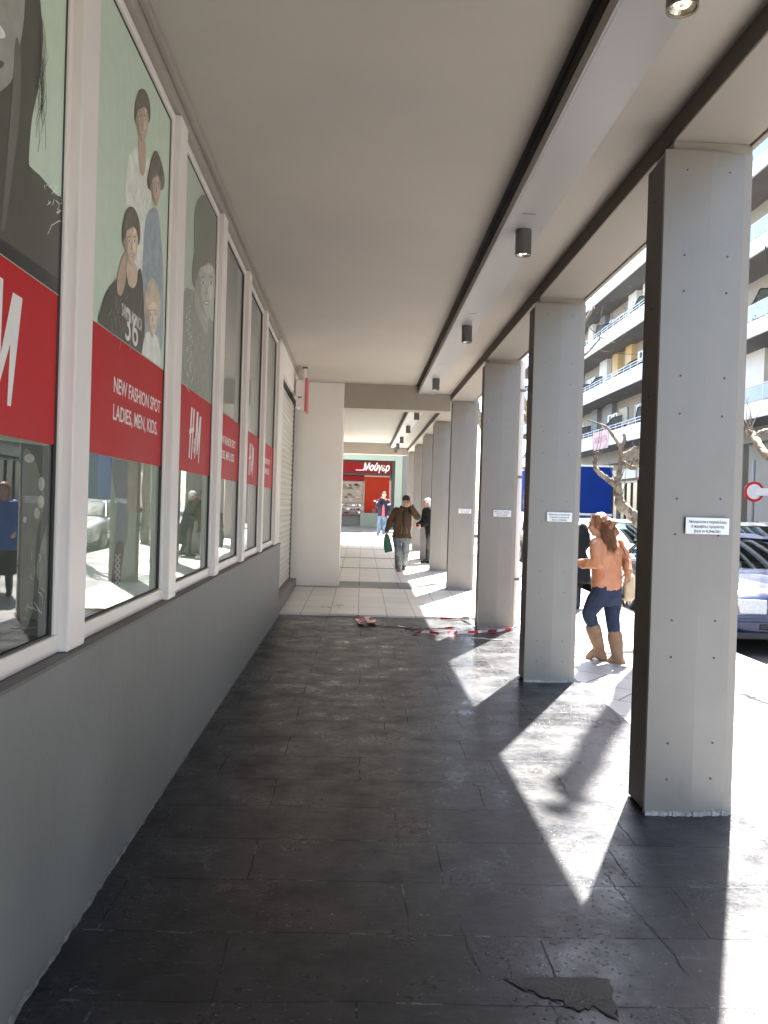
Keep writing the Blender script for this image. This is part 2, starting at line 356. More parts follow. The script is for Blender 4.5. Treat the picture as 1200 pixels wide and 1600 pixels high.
M['asphalt'] = slabmat('asphalt', (.10, .098, .094, 1), (.105, .10, .097, 1), (.10, .10, .10, 1), 8, 8, .001, .8, dirt=.25, bump=.5, mbump=False)

def zf(y): return .014*max(0.0, min(y, 42)-10.5)
BR = [10.5, 42.0]
def sheet(name, x0, x1, y0, y1, dz, m, thick=0.0, parent=None):
    """a level strip of ground that follows the gentle rise of the street"""
    ys = [y0]+[b for b in BR if y0 < b < y1]+[y1]; mb = MB()
    n = len(ys); vs = []
    for y in ys: z = zf(y)+dz; vs += [(x0, y, z), (x1, y, z), (x0, y, z-max(thick, .0)), (x1, y, z-max(thick, .0))]
    fs = []
    for i in range(n-1):
        a = 4*i; b = a+4; fs.append((a, a+1, b+1, b))
        if thick: fs += [(a+2, b+2, b+3, a+3), (a, b, b+2, a+2), (a+1, a+3, b+3, b+1)]
    if thick: e = 4*(n-1); fs += [(0, 2, 3, 1), (e, e+1, e+3, e+2)]
    mb.add(vs, fs); return mb.build(name, m, parent, recalc=bool(thick))

# ------------------------------------------------------------------ ground
g = struct(sheet('ground', -150, 300, -150, 400, -.13, M['asphalt']))
struct(sheet('arcade_pavement', -1.35, 1.96, -12, 10.72, 0, M['slate'], .30))
struct(sheet('pale_pavement', -1.35, 1.96, 10.72, 27.6, .026, M['pale'], .30))
struct(sheet('sidewalk', 1.96, 4.0, -12, 27.6, -.004, M['slate2'], .30))
struct(sheet('kerb', 4.0, 4.16, -12, 27.6, .002, M['kerb'], .30))
for i, (a, b) in enumerate([(13.75, 14.75), (17.42, 17.55), (20.12, 20.34), (23.45, 23.55), (26.6, 26.75)]):
    x0 = -1.3
    struct(sheet('pavement_strip', x0, 1.95, a, b, .030, M['greystrip'], .03))
struct(sheet('crossing_pavement', -12, 4.0, 27.6, 34.4, -.02, M['pale'], .25))
struct(sheet('shop_pavement', -12, 6.0, 35.0, 40.2, .02, M['greystrip'], .25))
struct(sheet('far_sidewalk', 11.8, 16.3, -20, 90, 0, M['slate2'], .25))

# broken slab near the camera: lost corner showing rough bedding
rv = random.Random(3)
pts = [(.50, 2.535), (.66, 2.538), (.838, 2.54), (.83, 2.47), (.80, 2.335), (.745, 2.385), (.69, 2.375), (.63, 2.43), (.575, 2.455), (.53, 2.50)]
ptsj = []
for i, p in enumerate(pts):
    q = pts[(i+1) % len(pts)]
    for k in range(5):
        t = k/5; j = .001 if i < 2 else .011
        ptsj.append((p[0]+(q[0]-p[0])*t+rv.uniform(-j, j), p[1]+(q[1]-p[1])*t+rv.uniform(-j, j)))
rough = slabmat('broken_bedding', (.050, .048, .045, 1), (.060, .058, .054, 1), (.05, .05, .05, 1), 4, 4, .001, .7, dirt=.95, bump=1.0, mbump=False)
bm = bmesh.new(); vs_ = [bm.verts.new((x, y, .004)) for x, y in ptsj]; f = bm.faces.new(vs_)
r_ = bmesh.ops.triangulate(bm, faces=[f])
bmesh.ops.subdivide_edges(bm, edges=bm.edges[:], cuts=3, use_grid_fill=True)
bd = [v for v in bm.verts if v.is_boundary]
for v in bm.verts:
    if not v.is_boundary: v.co.z = .004+.0025*abs(noise.noise(v.co*70))
me = bpy.data.meshes.new('worn_pavement_hole'); bm.to_mesh(me); bm.free(); me.materials.append(rough)
o = bpy.data.objects.new('worn_pavement_hole', me); link(o); struct(o)
# cracks running across the slabs, plus a painted edge shade
def crack(pts, w=.004, seed=1):
    rr = random.Random(seed); P = []
    for a, b in zip(pts, pts[1:]):
        for k in range(6):
            t = k/6; P.append((a[0]+(b[0]-a[0])*t+rr.uniform(-.006, .006), a[1]+(b[1]-a[1])*t+rr.uniform(-.006, .006)))
    P.append(pts[-1]); mb = MB()
    for i, (a, b) in enumerate(zip(P, P[1:])):
        d = Vector((b[0]-a[0], b[1]-a[1], 0)).normalized(); n = Vector((-d.y, d.x, 0))*w*rr.uniform(.5, 1.2)/2
        A = Vector((*a, .003)); B = Vector((*b, .003)); mb.quad(A-n, B-n, B+n, A+n)
    return mb
cr = MB()
q = crack(pts[4:]+[pts[0]], .006, 12); cr.add(q.v, q.f)  # dark edge shade drawn along the broken patch so it looks sunken
for cpts, w, sdd in [([(1.06, 3.28), (1.065, 3.10), (1.085, 2.92)], .004, 1), ([(1.085, 2.92), (1.105, 2.74), (1.11, 2.56)], .004, 2), ([(.41, 2.93), (.40, 2.75), (.43, 2.55)], .003, 3),
                    ([(1.10, 4.75), (1.16, 4.45), (1.13, 4.15)], .004, 4), ([(.75, 5.9), (.72, 5.6), (.74, 5.4)], .005, 5), ([(.62, 2.44), (.63, 2.35), (.60, 2.25)], .003, 6)]:
    q = crack(cpts, w, sdd); cr.add(q.v, q.f)
o = cr.build('cracks_and_edge_shade', M['black'], recalc=False); struct(o)

# ------------------------------------------------------------------ the arcade building
B = empty('arcade_building', (0, 0, 0), label='grey arcade building whose ceiling, beams and window wall roof the walkway', cat='building')
TH = math.atan(.0115); LOC = (-.93, 0, 0)
def lw(o): o.location = LOC; o.rotation_euler = (0, 0, TH); return o
ZC = 3.60
# window wall side
o = lw(MB().box((-.5, -8, -.2), (0, 10.55, .957)).build('low_wall', M['dado'], B, bevel=.004))
o = lw(MB().box((-.5, -8, .957), (.004, 10.553, .969)).build('ledge', M['ledge'], B))
mb = MB(); rr = random.Random(5); n = 620; prof = []
for i in range(n+1):
    y = -1+11.5*i/n; k_ = 1+.7*max(0, min(1, (4.8-y)/1.5)); w = k_*(.004+.010*max(0, noise.noise(Vector((y*9, 1, 0))))+.004*rr.random()); h = k_*(.004+.014*max(0, noise.noise(Vector((y*4, 5, 0))))+.004*rr.random())
    prof.append((y, w, h))
for (y, w, h), (y2, w2, h2) in zip(prof, prof[1:]):
    mb.quad((.002, y, h), (.002, y2, h2), (w2*.5, y2, h2*.5), (w*.5, y, h*.5)); mb.quad((w*.5, y, h*.5), (w2*.5, y2, h2*.5), (w2, y2, .002), (w, y, .002))
lw(mb.build('wall_mortar', M['mortar'], B))
lw(MB().box((-.6, -8, 3.505), (-.02, 10.1, ZC)).box((-.02, -8, 3.555), (.015, 13.85, ZC)).build('cornice', M['beam'], B, bevel=.006))
lw(MB().box((-.6, 10.14, 3.20), (-.022, 13.88, ZC-.001)).box((-.6, 10.14, .97), (-.022, 10.57, 3.2)).build('door_surround', M['white'], B))
lw(MB().box((-.4, 10.556, -.2), (.0, 13.86, .20)).build('doorstep', M['dado'], B, bevel=.006))
MB().box((-1.9, 13.87, -.1), (-.355, 14.45, ZC)).build('pillar', M['white'], B, bevel=.01)
MB().box((-9, 14.45, -.1), (-1.25, 27.3, ZC)).build('side_wall', M['white'], B)
MB().box((-9, -12, -.1), (-1.56, 13.87, ZC)).build('inner_wall', M['white'], B)
# ceilings
MB().box((-1.6, -12, ZC), (.90, 13.9, ZC+.02)).build('ceiling', M['ceil'], B)
MB().box((-1.25, 14.2, ZC), (.90, 27.0, ZC+.02)).build('ceiling', M['ceilB'], B)
for a, b, mm in ((-12, 13.9, 'ceil'), (14.2, 27.0, 'ceilB')):
    MB().box((.925, a, 3.47), (1.50, b, ZC+.02)).build('lowered_ceiling', M[mm], B)
    MB().box((.935, a, 3.452), (1.205, b, 3.468)).box((.922, a, 3.452), (.934, b, 3.49)).build('ceiling_panel', M['strip'], B, bevel=.001)
    MB().box((.9185, a, 3.530), (.9245, b, 3.60)).box((.886, a, 3.596), (.9185, b, 3.5995)).build('painted_gap_shade', M['black'], B)  # black strips paint in the shade of the ceiling step
for y in (5.26, 8.0, 10.9):
    MB().box((1.0, y, 3.4505), (1.09, y+.006, 3.4518)).build('panel_seam', M['black'], B)
MB().box((-.353, 13.885, 3.17), (1.497, 14.2, ZC+.02)).build('cross_beam', M['beam'], B, bevel=.008)
MB().box((-1.25, 27.0, 3.22), (1.497, 27.3, ZC+.02)).build('cross_beam', M['beam'], B, bevel=.008)
eb = MB().box((1.503, -12, 3.36), (1.92, 27.3, ZC+.02)); eb.box((1.92, -12, 3.385), (1.945, 27.3, 3.44)); eb.box((1.89, -12, 3.345), (1.922, 27.3, 3.3595))
eb.build('edge_beam', M['beam'], B, bevel=.006)
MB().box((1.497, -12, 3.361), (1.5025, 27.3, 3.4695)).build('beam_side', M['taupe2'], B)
MB().box((-12, -12, ZC+.022), (1.97, 27.35, 19)).build('upper_storeys', M['facade'], B)
MB().box((1.945, -12, 3.445), (1.975, 27.35, ZC+.02)).build('fascia', M['plate'], B)

# ------------------------------------------------------------------ columns
STZ = [3.21, 2.79, 2.61, 2.19, 2.00, 1.58, 1.40, .97, .79, .36, .18]
def make_column(y, x0=1.455, top=3.31, studs=True, label=None):
    """x0 left edge of the cladding, front at y"""
    c = empty('column', (x0, y, zf(y)), label=label, cat='column', group='columns of the arcade')
    H = top-zf(y)
    z0 = .026 if y > 10.7 else 0
    MB().box((.05, .022, -.05), (.445, .262, 3.36-zf(y)-.001)).build('core', M['taupe' if False else 'beam'], c)
    # front sheet with a slight fold at mid width
    w = .44; fo = .235; t = .018
    mb = MB().prism([(0, 0), (fo, 0), (w, .026), (w, .026+t), (fo, t+.003), (0, t+.003)], z0+.012, H)
    mb.build('front_panel', M['col'], c, bevel=.0015)
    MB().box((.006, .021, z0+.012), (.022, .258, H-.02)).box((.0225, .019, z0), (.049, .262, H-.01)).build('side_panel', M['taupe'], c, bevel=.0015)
    MB().box((.447, .03, z0), (.452, .25, H)).build('outer_panel', M['col'], c)
    mo = MB(); r = random.Random(int(y*10)); k = 26
    for i in range(k):
        a = w*i/k; b = w*(i+1)/k; fa = .0 if a < fo else (a-fo)*.12
        h = .014+.010*r.random(); d = .010+.014*r.random()
        mo.box((a, fa-d, z0), (b, .03, z0+h))
    mo.build('base_mortar', M['mortar2'], c)
    if studs:
        st = None
        for z in STZ:
            for fx in (.25, .76):
                x = w*fx; yy = 0 if x < fo else (x-fo)*.127
                if st is None:
                    mbs = MB().tube([(0, 0, 0), (0, -.005, 0)], [.0050, .004], 10).tube([(0, -.005, 0), (0, -.009, -.002)], [.003, .0025], 6)
                    st = mbs.build('stud', M['stud'], c); q = st
                else: q = st.copy(); link(q, c)
                q.location = (x+r.uniform(-.004, .004), yy, z+r.uniform(-.004, .004))
        for z in (3.1, 2.55, 2.1, 1.72, 1.2, .6, .3):
            q = st.copy(); link(q, c); q.location = (.0055, .14, z); q.rotation_euler = (0, 0, R(-90))
    return c
CL = [(.94, 1.455, 'grey clad column just outside the frame beside the viewer'), (3.94, 1.455, 'nearest grey clad column, widest of the row, beside the broken floor slab'),
      (6.94, 1.46, 'second nearest grey column, directly left of the woman in the orange jacket'), (9.9, 1.48, 'third grey column with striped tape lying at its foot and a drainpipe beside it'),
      (13.87, 1.53, 'fourth grey column where the cross beam meets the row, at the grey threshold'), (17.2, 1.505, 'fifth grey column, half hiding the person in the black coat'),
      (20.3, 1.52, 'sixth grey column, right behind the person in the black coat'), (23.7, 1.53, 'seventh grey column, seen above the elbow of the man in the brown coat'),
      (27.0, 1.53, 'farthest grey column of the row, next to the mint green shop front'), (-2.06, 1.455, 'grey clad column behind the viewer')]
for y, x0, lab in CL:
    make_column(y, x0, 3.31 if y != 13.87 else 3.355, studs=(0 < y < 12), label=lab)
dp = empty('drainpipe', (2.0, 10.16, 0), label='pale grey rainwater pipe running down behind the third column', cat='drainpipe')
MB().tube([(0, 0, .06), (0, 0, 3.4)], .034, 14).tube([(0, 0, .10), (0, -.02, .04), (0, -.06, .02)], .036, 14).build('pipe', M['frame'], dp, smooth=False, auto=True)
for z in (.6, 1.9, 3.0):
    MB().box((-.08, -.04, z), (.04, .04, z+.03)).build('clamp', M['stud'], dp)

# notices on the columns
for y, x0, nm in ((3.94, 1.455, 'the nearest column'), (6.94, 1.46, 'the second column, beside the woman'), (9.9, 1.48, 'the third column, above the striped tape'), (13.87, 1.53, 'the fourth column, smallest and farthest')):
    w, h = .225, .082
    zc = 1.447; xs = x0+.155
    fo = x0+.235; ang = 0
    n = empty('notice_plate', (xs+w/2, y-.004, zc), label='small white plate forbidding bill posting on '+nm, cat='notice', group='notice plates on the columns')
    n.rotation_euler = (0, 0, R(3.2))
    MB().box((-w/2, -.004, -h/2), (w/2, 0, h/2)).build('plate', M['plate'], n, bevel=.001)
    MB().box((-w/2-.002, -.0025, h/2-.001), (w/2+.002, .001, h/2+.002)).box((w/2-.001, -.0025, -h/2), (w/2+.002, .001, h/2)).box((-w/2-.002, -.0025, -h/2), (-w/2+.001, .001, h/2)).build('edging', M['stud'], n)
    for k, (s, ww) in enumerate((('Απαγορεύεται η τοιχοκόλληση.', .197), ('Οι παραβάτες τιμωρούνται', .172), ('βάση το Ν.2946/2001', .134))):
        text(s, 'text_line', .019, M['ink'], n, (0, -.0046, .014-k*.0235), (R(90), 0, 0), width=ww, align='CENTER', ext=.0002, bold=.0003)

# ------------------------------------------------------------------ ceiling lamps
bulb = emis('lamp_bulb', (1.0, .74, .42), .9)
def lamp():
    l = empty('ceiling_lamp', (0, 0, 0), cat='ceiling lamp', group='cylindrical lamps along the ceiling panel')
    mb = MB(); n = 28; R0 = .056; Ri = .050
    prof = [(0, 0), (R0, 0), (R0, -.175), (Ri, -.175), (Ri-.004, -.150), (.0, -.150)]
    vs = []; fs = []
    for k in range(n):
        t = 2*math.pi*k/n
        for (r, z) in prof: vs.append((r*math.cos(t), r*math.sin(t), z))
    P = len(prof)
    for k in range(n):
        for j in range(P-1): a = k*P+j; b = ((k+1) % n)*P+j; fs.append((a, b, b+1, a+1))
    mb.add(vs, fs); mb.build('housing', M['lamp'], l, auto=True)
    bz = MB().cyl((0, 0, -.160), .026, .009, 22).build('bulb', bulb, l)
    MB().tube([(0, 0, -.152), (0, 0, -.168)], [.028, .046], 24, cap=False).build('glass_ring', mat('lamp_glass', (.5, .47, .4), .15, metal=.7), l)
    MB().tube([(.0, 0, -.1605), (0, 0, -.166)], [.012, .006], 12).build('reflector', M['plate'], bz)
    return l
LP = [(2.80, 'nearest cylindrical lamp, lit, cut off by the top of the view'), (5.58, 'second cylindrical lamp, lit, just behind the panel seam'), (8.58, 'third cylindrical ceiling lamp from the viewer'), (12.15, 'fourth cylindrical lamp, last before the cross beam'),
      (16.4, 'first cylindrical lamp beyond the cross beam'), (19.4, 'second cylindrical lamp beyond the cross beam'), (22.6, 'third cylindrical lamp beyond the cross beam'), (25.0, 'fourth cylindrical lamp beyond the cross beam'), (26.6, 'farthest cylindrical lamp above the red shop sign')]
l0 = lamp()
for i, (y, lab) in enumerate(LP):
    l = l0 if i == 0 else copy_tree(l0)
    l.location = (1.075, y, 3.452); l['label'] = lab

# ------------------------------------------------------------------ shop windows
def ray(px, py): return (_fw + CR*(px-600)/FPX - CU*(py-800)/FPX)
def wp(px, py, dep):
    """point of the window wall (local y, z) seen in the photograph at px, py; dep = distance behind the wall face"""
    d = ray(px, py); a, b = -.93-dep, -.0115; t = a/(d.x-b*d.y); p = EYE+d*t
    c, s = math.cos(TH), math.sin(TH); x = p.x+.93
    return (-s*x+c*p.y, p.z)
ML = [1.34, 2.82, 4.30, 5.70, 7.08, 8.50, 10.02]       # mullion centres
ML = [-.10]+ML
glass = glassmat('shop_glass', (.97, 1, .975), 1.5, 1.05, 0.0, wav=.004)
for i in range(len(ML)-1):
    a, b = ML[i]+.085, ML[i+1]-.085
    w = empty('window', (0, 0, 0)); w.parent = B; lw(w)
    z0, z1 = .970, 3.503; fr = .034
    mb = MB().box((-.11, a, z0), (-.050, b, z0+.062)).box((-.11, a, z1-.040), (-.050, b, z1)).box((-.11, a, z0+.0625), (-.052, a+fr, z1-.0405)).box((-.11, b-fr, z0+.0625), (-.052, b, z1-.0405))
    mb.build('window_frame', M['frame'], w, bevel=.004)
    gk = MB().box((-.076, a+fr, z0+.062), (-.062, a+fr+.003, z1-.045)).box((-.076, b-fr-.004, z0+.062), (-.062, b-fr, z1-.045)).box((-.076, a+fr+.007, z0+.062), (-.062, b-fr-.007, z0+.068)).box((-.076, a+fr+.007, z1-.052), (-.062, b-fr-.007, z1-.045))
    gk.build('gasket', M['gasket'], w)
    MB().quad((-.070, a+fr, z0+.06), (-.070, b-fr, z0+.06), (-.070, b-fr, z1-.044), (-.070, a+fr, z1-.044)).build('pane', glass, w, recalc=False)
    MB().box((-.125, ML[i+1]-.0845, z0), (-.018, ML[i+1]+.0845, z1+.001)).build('mullion', M['frame'], w, bevel=.006)

# ------------------------------------------------------------------ posters and red bands behind the panes
def updep(pts):
    """film on the outer face of the pane above the red band, sheet behind the pane below it"""
    return .0665 if sum(wp(x, y, .088)[1] for x, y in pts)/len(pts) > 2.0 else .088
def flat(name, pts, m, parent, layer, dep=None, smooth=True, edges=None):
    dep = dep or updep(pts)
    P = [wp(x, y, dep) for x, y in pts]
    if smooth:
        n = len(P); Q = []
        for i in range(n):
            p0, p1, p2, p3 = P[i-1], P[i], P[(i+1) % n], P[(i+2) % n]
            for k in range(5):
                t = k/5
                Q.append(tuple(.5*((2*p1[j])+(-p0[j]+p2[j])*t+(2*p0[j]-5*p1[j]+4*p2[j]-p3[j])*t*t+(-p0[j]+3*p1[j]-3*p2[j]+p3[j])*t**3) for j in (0, 1)))
        P = Q
    if edges:      # keep inside the pane, above or below the band
        edges = (edges[0], edges[1], 2.168, 3.455) if dep < .08 else (edges[0], edges[1], edges[2], 1.664)
        P = [(min(max(y, edges[0]), edges[1]), min(max(z, edges[2]), edges[3])) for y, z in P]
        R2 = []
        for p in P:
            if not R2 or (abs(p[0]-R2[-1][0])+abs(p[1]-R2[-1][1])) > 1e-4: R2.append(p)
        P = R2
    x = -dep+layer*(.0004 if dep < .08 else .0012)
    bm = bmesh.new(); f = bm.faces.new([bm.verts.new((x, y, z)) for y, z in P]); bm.normal_update()
    if f.normal.x < 0: f.normal_flip()
    bmesh.ops.triangulate(bm, faces=bm.faces[:])
    me = bpy.data.meshes.new(name); bm.to_mesh(me); bm.free(); me.materials.append(m)
    o = bpy.data.objects.new(name, me); link(o, parent); return o
def line(name, pls, w, m, parent, layer, dep=None):
    dep = dep or updep(pls[0]); mb = MB(); x = -dep+layer*(.0004 if dep < .08 else .0012)
    for pl in pls:
        P = [wp(a, b, dep) for a, b in pl]
        for i, (a, b) in enumerate(zip(P, P[1:])):
            d = Vector((0, b[0]-a[0], b[1]-a[1])); n = Vector((0, -d.z, d.y)).normalized()*w/2
            A = Vector((x, *a)); Bq = Vector((x, *b)); mb.quad(A-n, Bq-n, Bq+n, A+n)
    return mb.build(name, m, parent, recalc=False)
def pap(n, r, g, b, v=.06):
    fade = 0 if n in ('pale_green', 'pale_grey', 'board', 'slate', 'charcoal', 'black', 'mid') else .30     # faded inks, with a veil of glass reflection mixed into the colour
    lum = .3*r+.59*g+.11*b; r, g, b = (r*.72+lum*.28, g*.72+lum*.28, b*.72+lum*.28) if fade else (r, g, b)
    r, g, b = r+(142-r)*fade, g+(150-g)*fade, b+(138-b)*fade
    return mat('print_'+n, tuple(min(.86, c*1.75) for c in srgb(r, g, b)[:3]), .32, .05 if n in ('pale_green', 'pale_grey', 'board') else max(v, .14), 15)
bgp = pap('pale_green', 156, 171, 154); drk = pap('charcoal', 62, 62, 55, .12); blk = pap('black', 34, 36, 33); gry = pap('grey', 112, 112, 104, .15)
lgt = pap('light', 205, 205, 196); skn = pap('skin', 190, 150, 122); skd = pap('tan', 162, 124, 98); hr = pap('hair', 58, 48, 40, .15); den = pap('denim', 112, 128, 150, .2)
wsh = pap('shirt', 196, 200, 190, .08); bln = pap('blond', 172, 150, 116, .2); bge = pap('beige', 176, 160, 138, .1)
red = mat('red_vinyl', (.50, .017, .022), .5, .05, 2.5, spec=.25)
wht = mat('white_vinyl', (.80, .78, .75), .4, .03, 5)
def board(i, m, lab, grp=None):
    a, b = ML[i]+.085+.03, ML[i+1]-.085-.03
    e = lw(empty('window_poster', (0, 0, 0), label=lab, cat='poster', group=grp))
    MB().box((-.094, a, 1.0), (-.0882, b, 1.90)).build('sheet', m, e)
    MB().box((-.0688, a+.008, 2.1655), (-.0668, b-.008, 3.457)).build('film', m, e)
    return e, (a, b, 1.01, 3.475)
# photo window 1: black and white close-up of a face with long hair
p1, E1 = board(1, bgp, 'black and white poster of a long haired face behind the nearest shop window')
flat('coat', [(-60, -90), (60, -90), (63, 0), (67, 60), (61, 130), (50, 185), (45, 250), (50, 263), (64, 276), (85, 302), (112, 335), (112, 500), (-60, 360)], drk, p1, 1, edges=E1)
flat('face', [(-60, -90), (34, -90), (38, 10), (30, 75), (16, 128), (-20, 150), (-60, 140)], gry, p1, 2, edges=E1)
flat('eye', [(-14, 30), (0, 40), (8, 56), (0, 60), (-14, 52)], lgt, p1, 3, edges=E1)
flat('lip', [(-30, 92), (-6, 92), (6, 100), (-8, 112), (-30, 112)], drk, p1, 3, edges=E1)
flat('highlight', [(24, 60), (32, 90), (30, 180), (20, 260), (8, 350), (2, 350), (10, 250), (18, 150)], pap('mid', 82, 82, 76), p1, 3, edges=E1)
flat('hem', [(-60, 352), (0, 372), (112, 452), (112, 482), (0, 404), (-60, 368)], blk, p1, 4, smooth=False, edges=E1)
rs = random.Random(11); st = []
for k in range(26):
    x = rs.uniform(58, 66); y = rs.uniform(20, 130); pl = [(x, y)]
    for j in range(6):
        x += rs.uniform(-2, 5)*(1 if j < 3 else -1.1); y += rs.uniform(10, 22); pl.append((x, y))
    st.append(pl)
line('hair', st, .0022, drk, p1, 3)
st = []
for k in range(16):
    x = rs.uniform(66, 100); y = 258+(x-62)*1.1+rs.uniform(6, 50); pl = [(x, y)]
    for j in range(3): x = min(x+rs.uniform(-4, 6), 107); y += rs.uniform(-8, 9); pl.append((x, y))
    st.append(pl)
st.append([(74, 366), (80, 352), (92, 345), (98, 347), (104, 356)])
line('embroidery', st, .003, lgt, p1, 3)
flat('sleeve', [(-60, 680), (100, 690), (96, 1000), (-60, 1080)], pap('slate', 74, 78, 76), p1, 1, smooth=False, edges=E1)
flat('hand', [(36, 706), (50, 712), (62, 745), (67, 765), (68, 790), (62, 812), (56, 840), (48, 960), (30, 970), (33, 800)], pap('hand', 104, 106, 102), p1, 2, edges=E1)
for j, (x, y, a, b) in enumerate(((44, 716, 8, 7), (63, 756, 5, 11), (62, 784, 5, 10), (56, 802, 4.5, 9), (37, 812, 3, 5))):
    flat('nail', [(x+a*math.cos(t*.7854), y+b*math.sin(t*.7854)) for t in range(8)], lgt, p1, 3, edges=E1)
flat('fabric', [(78, 800), (94, 776), (92, 960), (80, 945), (62, 915), (56, 888), (66, 840)], pap('worn', 120, 124, 118, .3), p1, 2, edges=E1)
st = []
for k in range(14):
    x = rs.uniform(40, 70); y = rs.uniform(860, 950); st.append([(x, y), (x+rs.uniform(-3, 4), y+rs.uniform(3, 10)), (x+rs.uniform(-3, 8), y+rs.uniform(8, 16))])
line('creases', st, .003, lgt, p1, 3)
# photo window 2: group of children
p2, E2 = board(2, bgp, 'colour poster of four children behind the second shop window')
def head(cx, cy, w, h, sk, hair, par, L, tilt=0, hairy=1.0, hl=None, sdw=None):
    """printed portrait: face with lit and shaded side, eyes, brows, nose, mouth, ear and layered hair"""
    r2 = random.Random(int(cx*10)); E = lambda x, y, a, b, n=10: [(cx+x*w+a*w*math.cos(k*2*math.pi/n), cy+y*h+b*h*math.sin(k*2*math.pi/n)) for k in range(n)]
    f = [(cx+w*math.cos(t*.524)*(1-.25*max(0, math.sin(t*.524))), cy+h*math.sin(t*.524)) for t in range(12)]
    flat('hair', [(cx-w*1.22*hairy, cy+h*.05), (cx-w*1.22*hairy, cy-h*.7), (cx-w*.5, cy-h*1.3*hairy), (cx+w*.5, cy-h*1.3*hairy), (cx+w*1.25*hairy, cy-h*.75), (cx+w*1.22*hairy, cy+h*.05), (cx, cy+h*.2)], hair, par, L-.5, edges=E2)
    flat('face', f, sk, par, L, edges=E2)
    flat('ear', E(-1.0, .05, .16, .17), sdw, par, L, edges=E2)
    flat('shaded_cheek', [(cx-w*.95, cy-h*.3), (cx-w*.55, cy-h*.1), (cx-w*.50, cy+h*.35), (cx-w*.15, cy+h*.75), (cx+w*.1, cy+h*.97), (cx-w*.45, cy+h*.75), (cx-w*.88, cy+h*.3)], sdw, par, L+.4, edges=E2)
    flat('lit_cheek', E(.45, .22, .28, .20), hl, par, L+.4, edges=E2); flat('lit_brow', E(.2, -.42, .5, .13), hl, par, L+.4, edges=E2)
    flat('fringe', [(cx-w*1.0, cy-h*.15), (cx-w*.85, cy-h*.95), (cx, cy-h*1.1), (cx+w*.9, cy-h*.9), (cx+w*1.02, cy-h*.12), (cx+w*.8, cy-h*.42), (cx+w*.3, cy-h*.60), (cx-w*.2, cy-h*.52), (cx-w*.65, cy-h*.45)], hair, par, L+.8, edges=E2)
    for sx in (-.42, .42):
        flat('eye_white', E(sx+.05, -.04, .19, .05, 8), lgt, par, L+.8, edges=E2); flat('iris', E(sx+.07, -.04, .085, .055, 8), blk, par, L+1.0, edges=E2)
        flat('brow', [(cx+(sx-.22)*w, cy-h*.17), (cx+(sx+.05)*w, cy-h*.23), (cx+(sx+.30)*w, cy-h*.17), (cx+(sx+.05)*w, cy-h*.19)], hr, par, L+1.0, edges=E2)
    flat('nose', [(cx+w*.02, cy-h*.02), (cx+w*.14, cy+h*.24), (cx+w*.05, cy+h*.30), (cx-w*.16, cy+h*.27), (cx-w*.02, cy+h*.18)], sdw, par, L+.8, edges=E2)
    flat('lips', [(cx-w*.34, cy+h*.50), (cx-w*.02, cy+h*.46), (cx+w*.36, cy+h*.49), (cx+w*.05, cy+h*.60)], lipm, par, L+.8, edges=E2)
    flat('teeth', [(cx-w*.2, cy+h*.508), (cx+w*.22, cy+h*.50), (cx+w*.04, cy+h*.545)], lgt, par, L+1.0, edges=E2)
    st = []
    for k in range(22):
        x = r2.uniform(-1.05, 1.05)*hairy; st.append([(cx+x*w*.6, cy-h*(1.2*hairy-.25*abs(x))), (cx+x*w, cy-h*(.85-.2*abs(x))), (cx+x*w*1.12, cy-h*r2.uniform(.2, .6))])
    line('hair_strands', st, .003, hl if hair is bln else hrl, par, L+1.2)
def folds(par, x0, y0, x1, y1, n, m, L, seed, wd=.006):
    r2 = random.Random(seed); st = []
    for k in range(n):
        x = r2.uniform(x0, x1); y = r2.uniform(y0, y1); l = r2.uniform(8, 34); d = r2.uniform(-4, 4); st.append([(x, y), (x+d*.5, y+l*.5), (x+d*1.5, y+l)])
    return line('folds', st, wd, m, par, L)
hrl = pap('hair_light', 92, 76, 62, .2); lipm = pap('lips', 168, 104, 92); skh = pap('skin_lit', 214, 178, 150); sks = pap('skin_shade', 150, 112, 88); tns = pap('tan_shade', 122, 90, 70); tnh = pap('tan_lit', 186, 148, 120)
wsd = pap('shirt_shade', 170, 176, 168); dnd = pap('denim_dark', 86, 102, 126); bls = pap('black_fold', 84, 84, 78)
flat('shirt', [(204, 238), (216, 232), (224, 262), (232, 246), (236, 300), (236, 420), (208, 420), (196, 330), (198, 262)], wsh, p2, 1, edges=E2)
flat('neck', [(216, 215), (226, 218), (227, 262), (222, 275), (217, 258)], skd, p2, 2, edges=E2)
folds(p2, 205, 270, 234, 400, 26, wsd, 2, 5)
head(222, 188, 9.5, 36, skd, hr, p2, 3, hl=tnh, sdw=tns)
flat('denim_jacket', [(228, 340), (236, 326), (246, 330), (252, 380), (255, 440), (254, 525), (248, 552), (232, 552), (222, 470), (224, 380)], den, p2, 3, edges=E2)
folds(p2, 230, 350, 251, 510, 34, dnd, 4, 6)
head(243, 292, 7.5, 30, skd, hr, p2, 5, hairy=1.35, hl=tnh, sdw=tns)
flat('black_top', [(158, 478), (166, 455), (178, 440), (196, 425), (200, 445), (210, 448), (216, 420), (222, 440), (224, 548), (200, 560), (156, 512)], drk, p2, 6, edges=E2)
flat('forearm', [(190, 402), (196, 398), (195, 440), (188, 462), (182, 452), (184, 425)], skd, p2, 7, edges=E2)
flat('neck', [(198, 410), (212, 414), (213, 440), (206, 450), (198, 436)], skn, p2, 7, edges=E2)
folds(p2, 172, 455, 222, 520, 26, bls, 6.6, 7)
head(204, 378, 10.5, 40, skn, hr, p2, 8, hl=skh, sdw=sks)
flat('blouse', [(226, 522), (246, 530), (248, 580), (222, 580)], wsh, p2, 8, edges=E2)
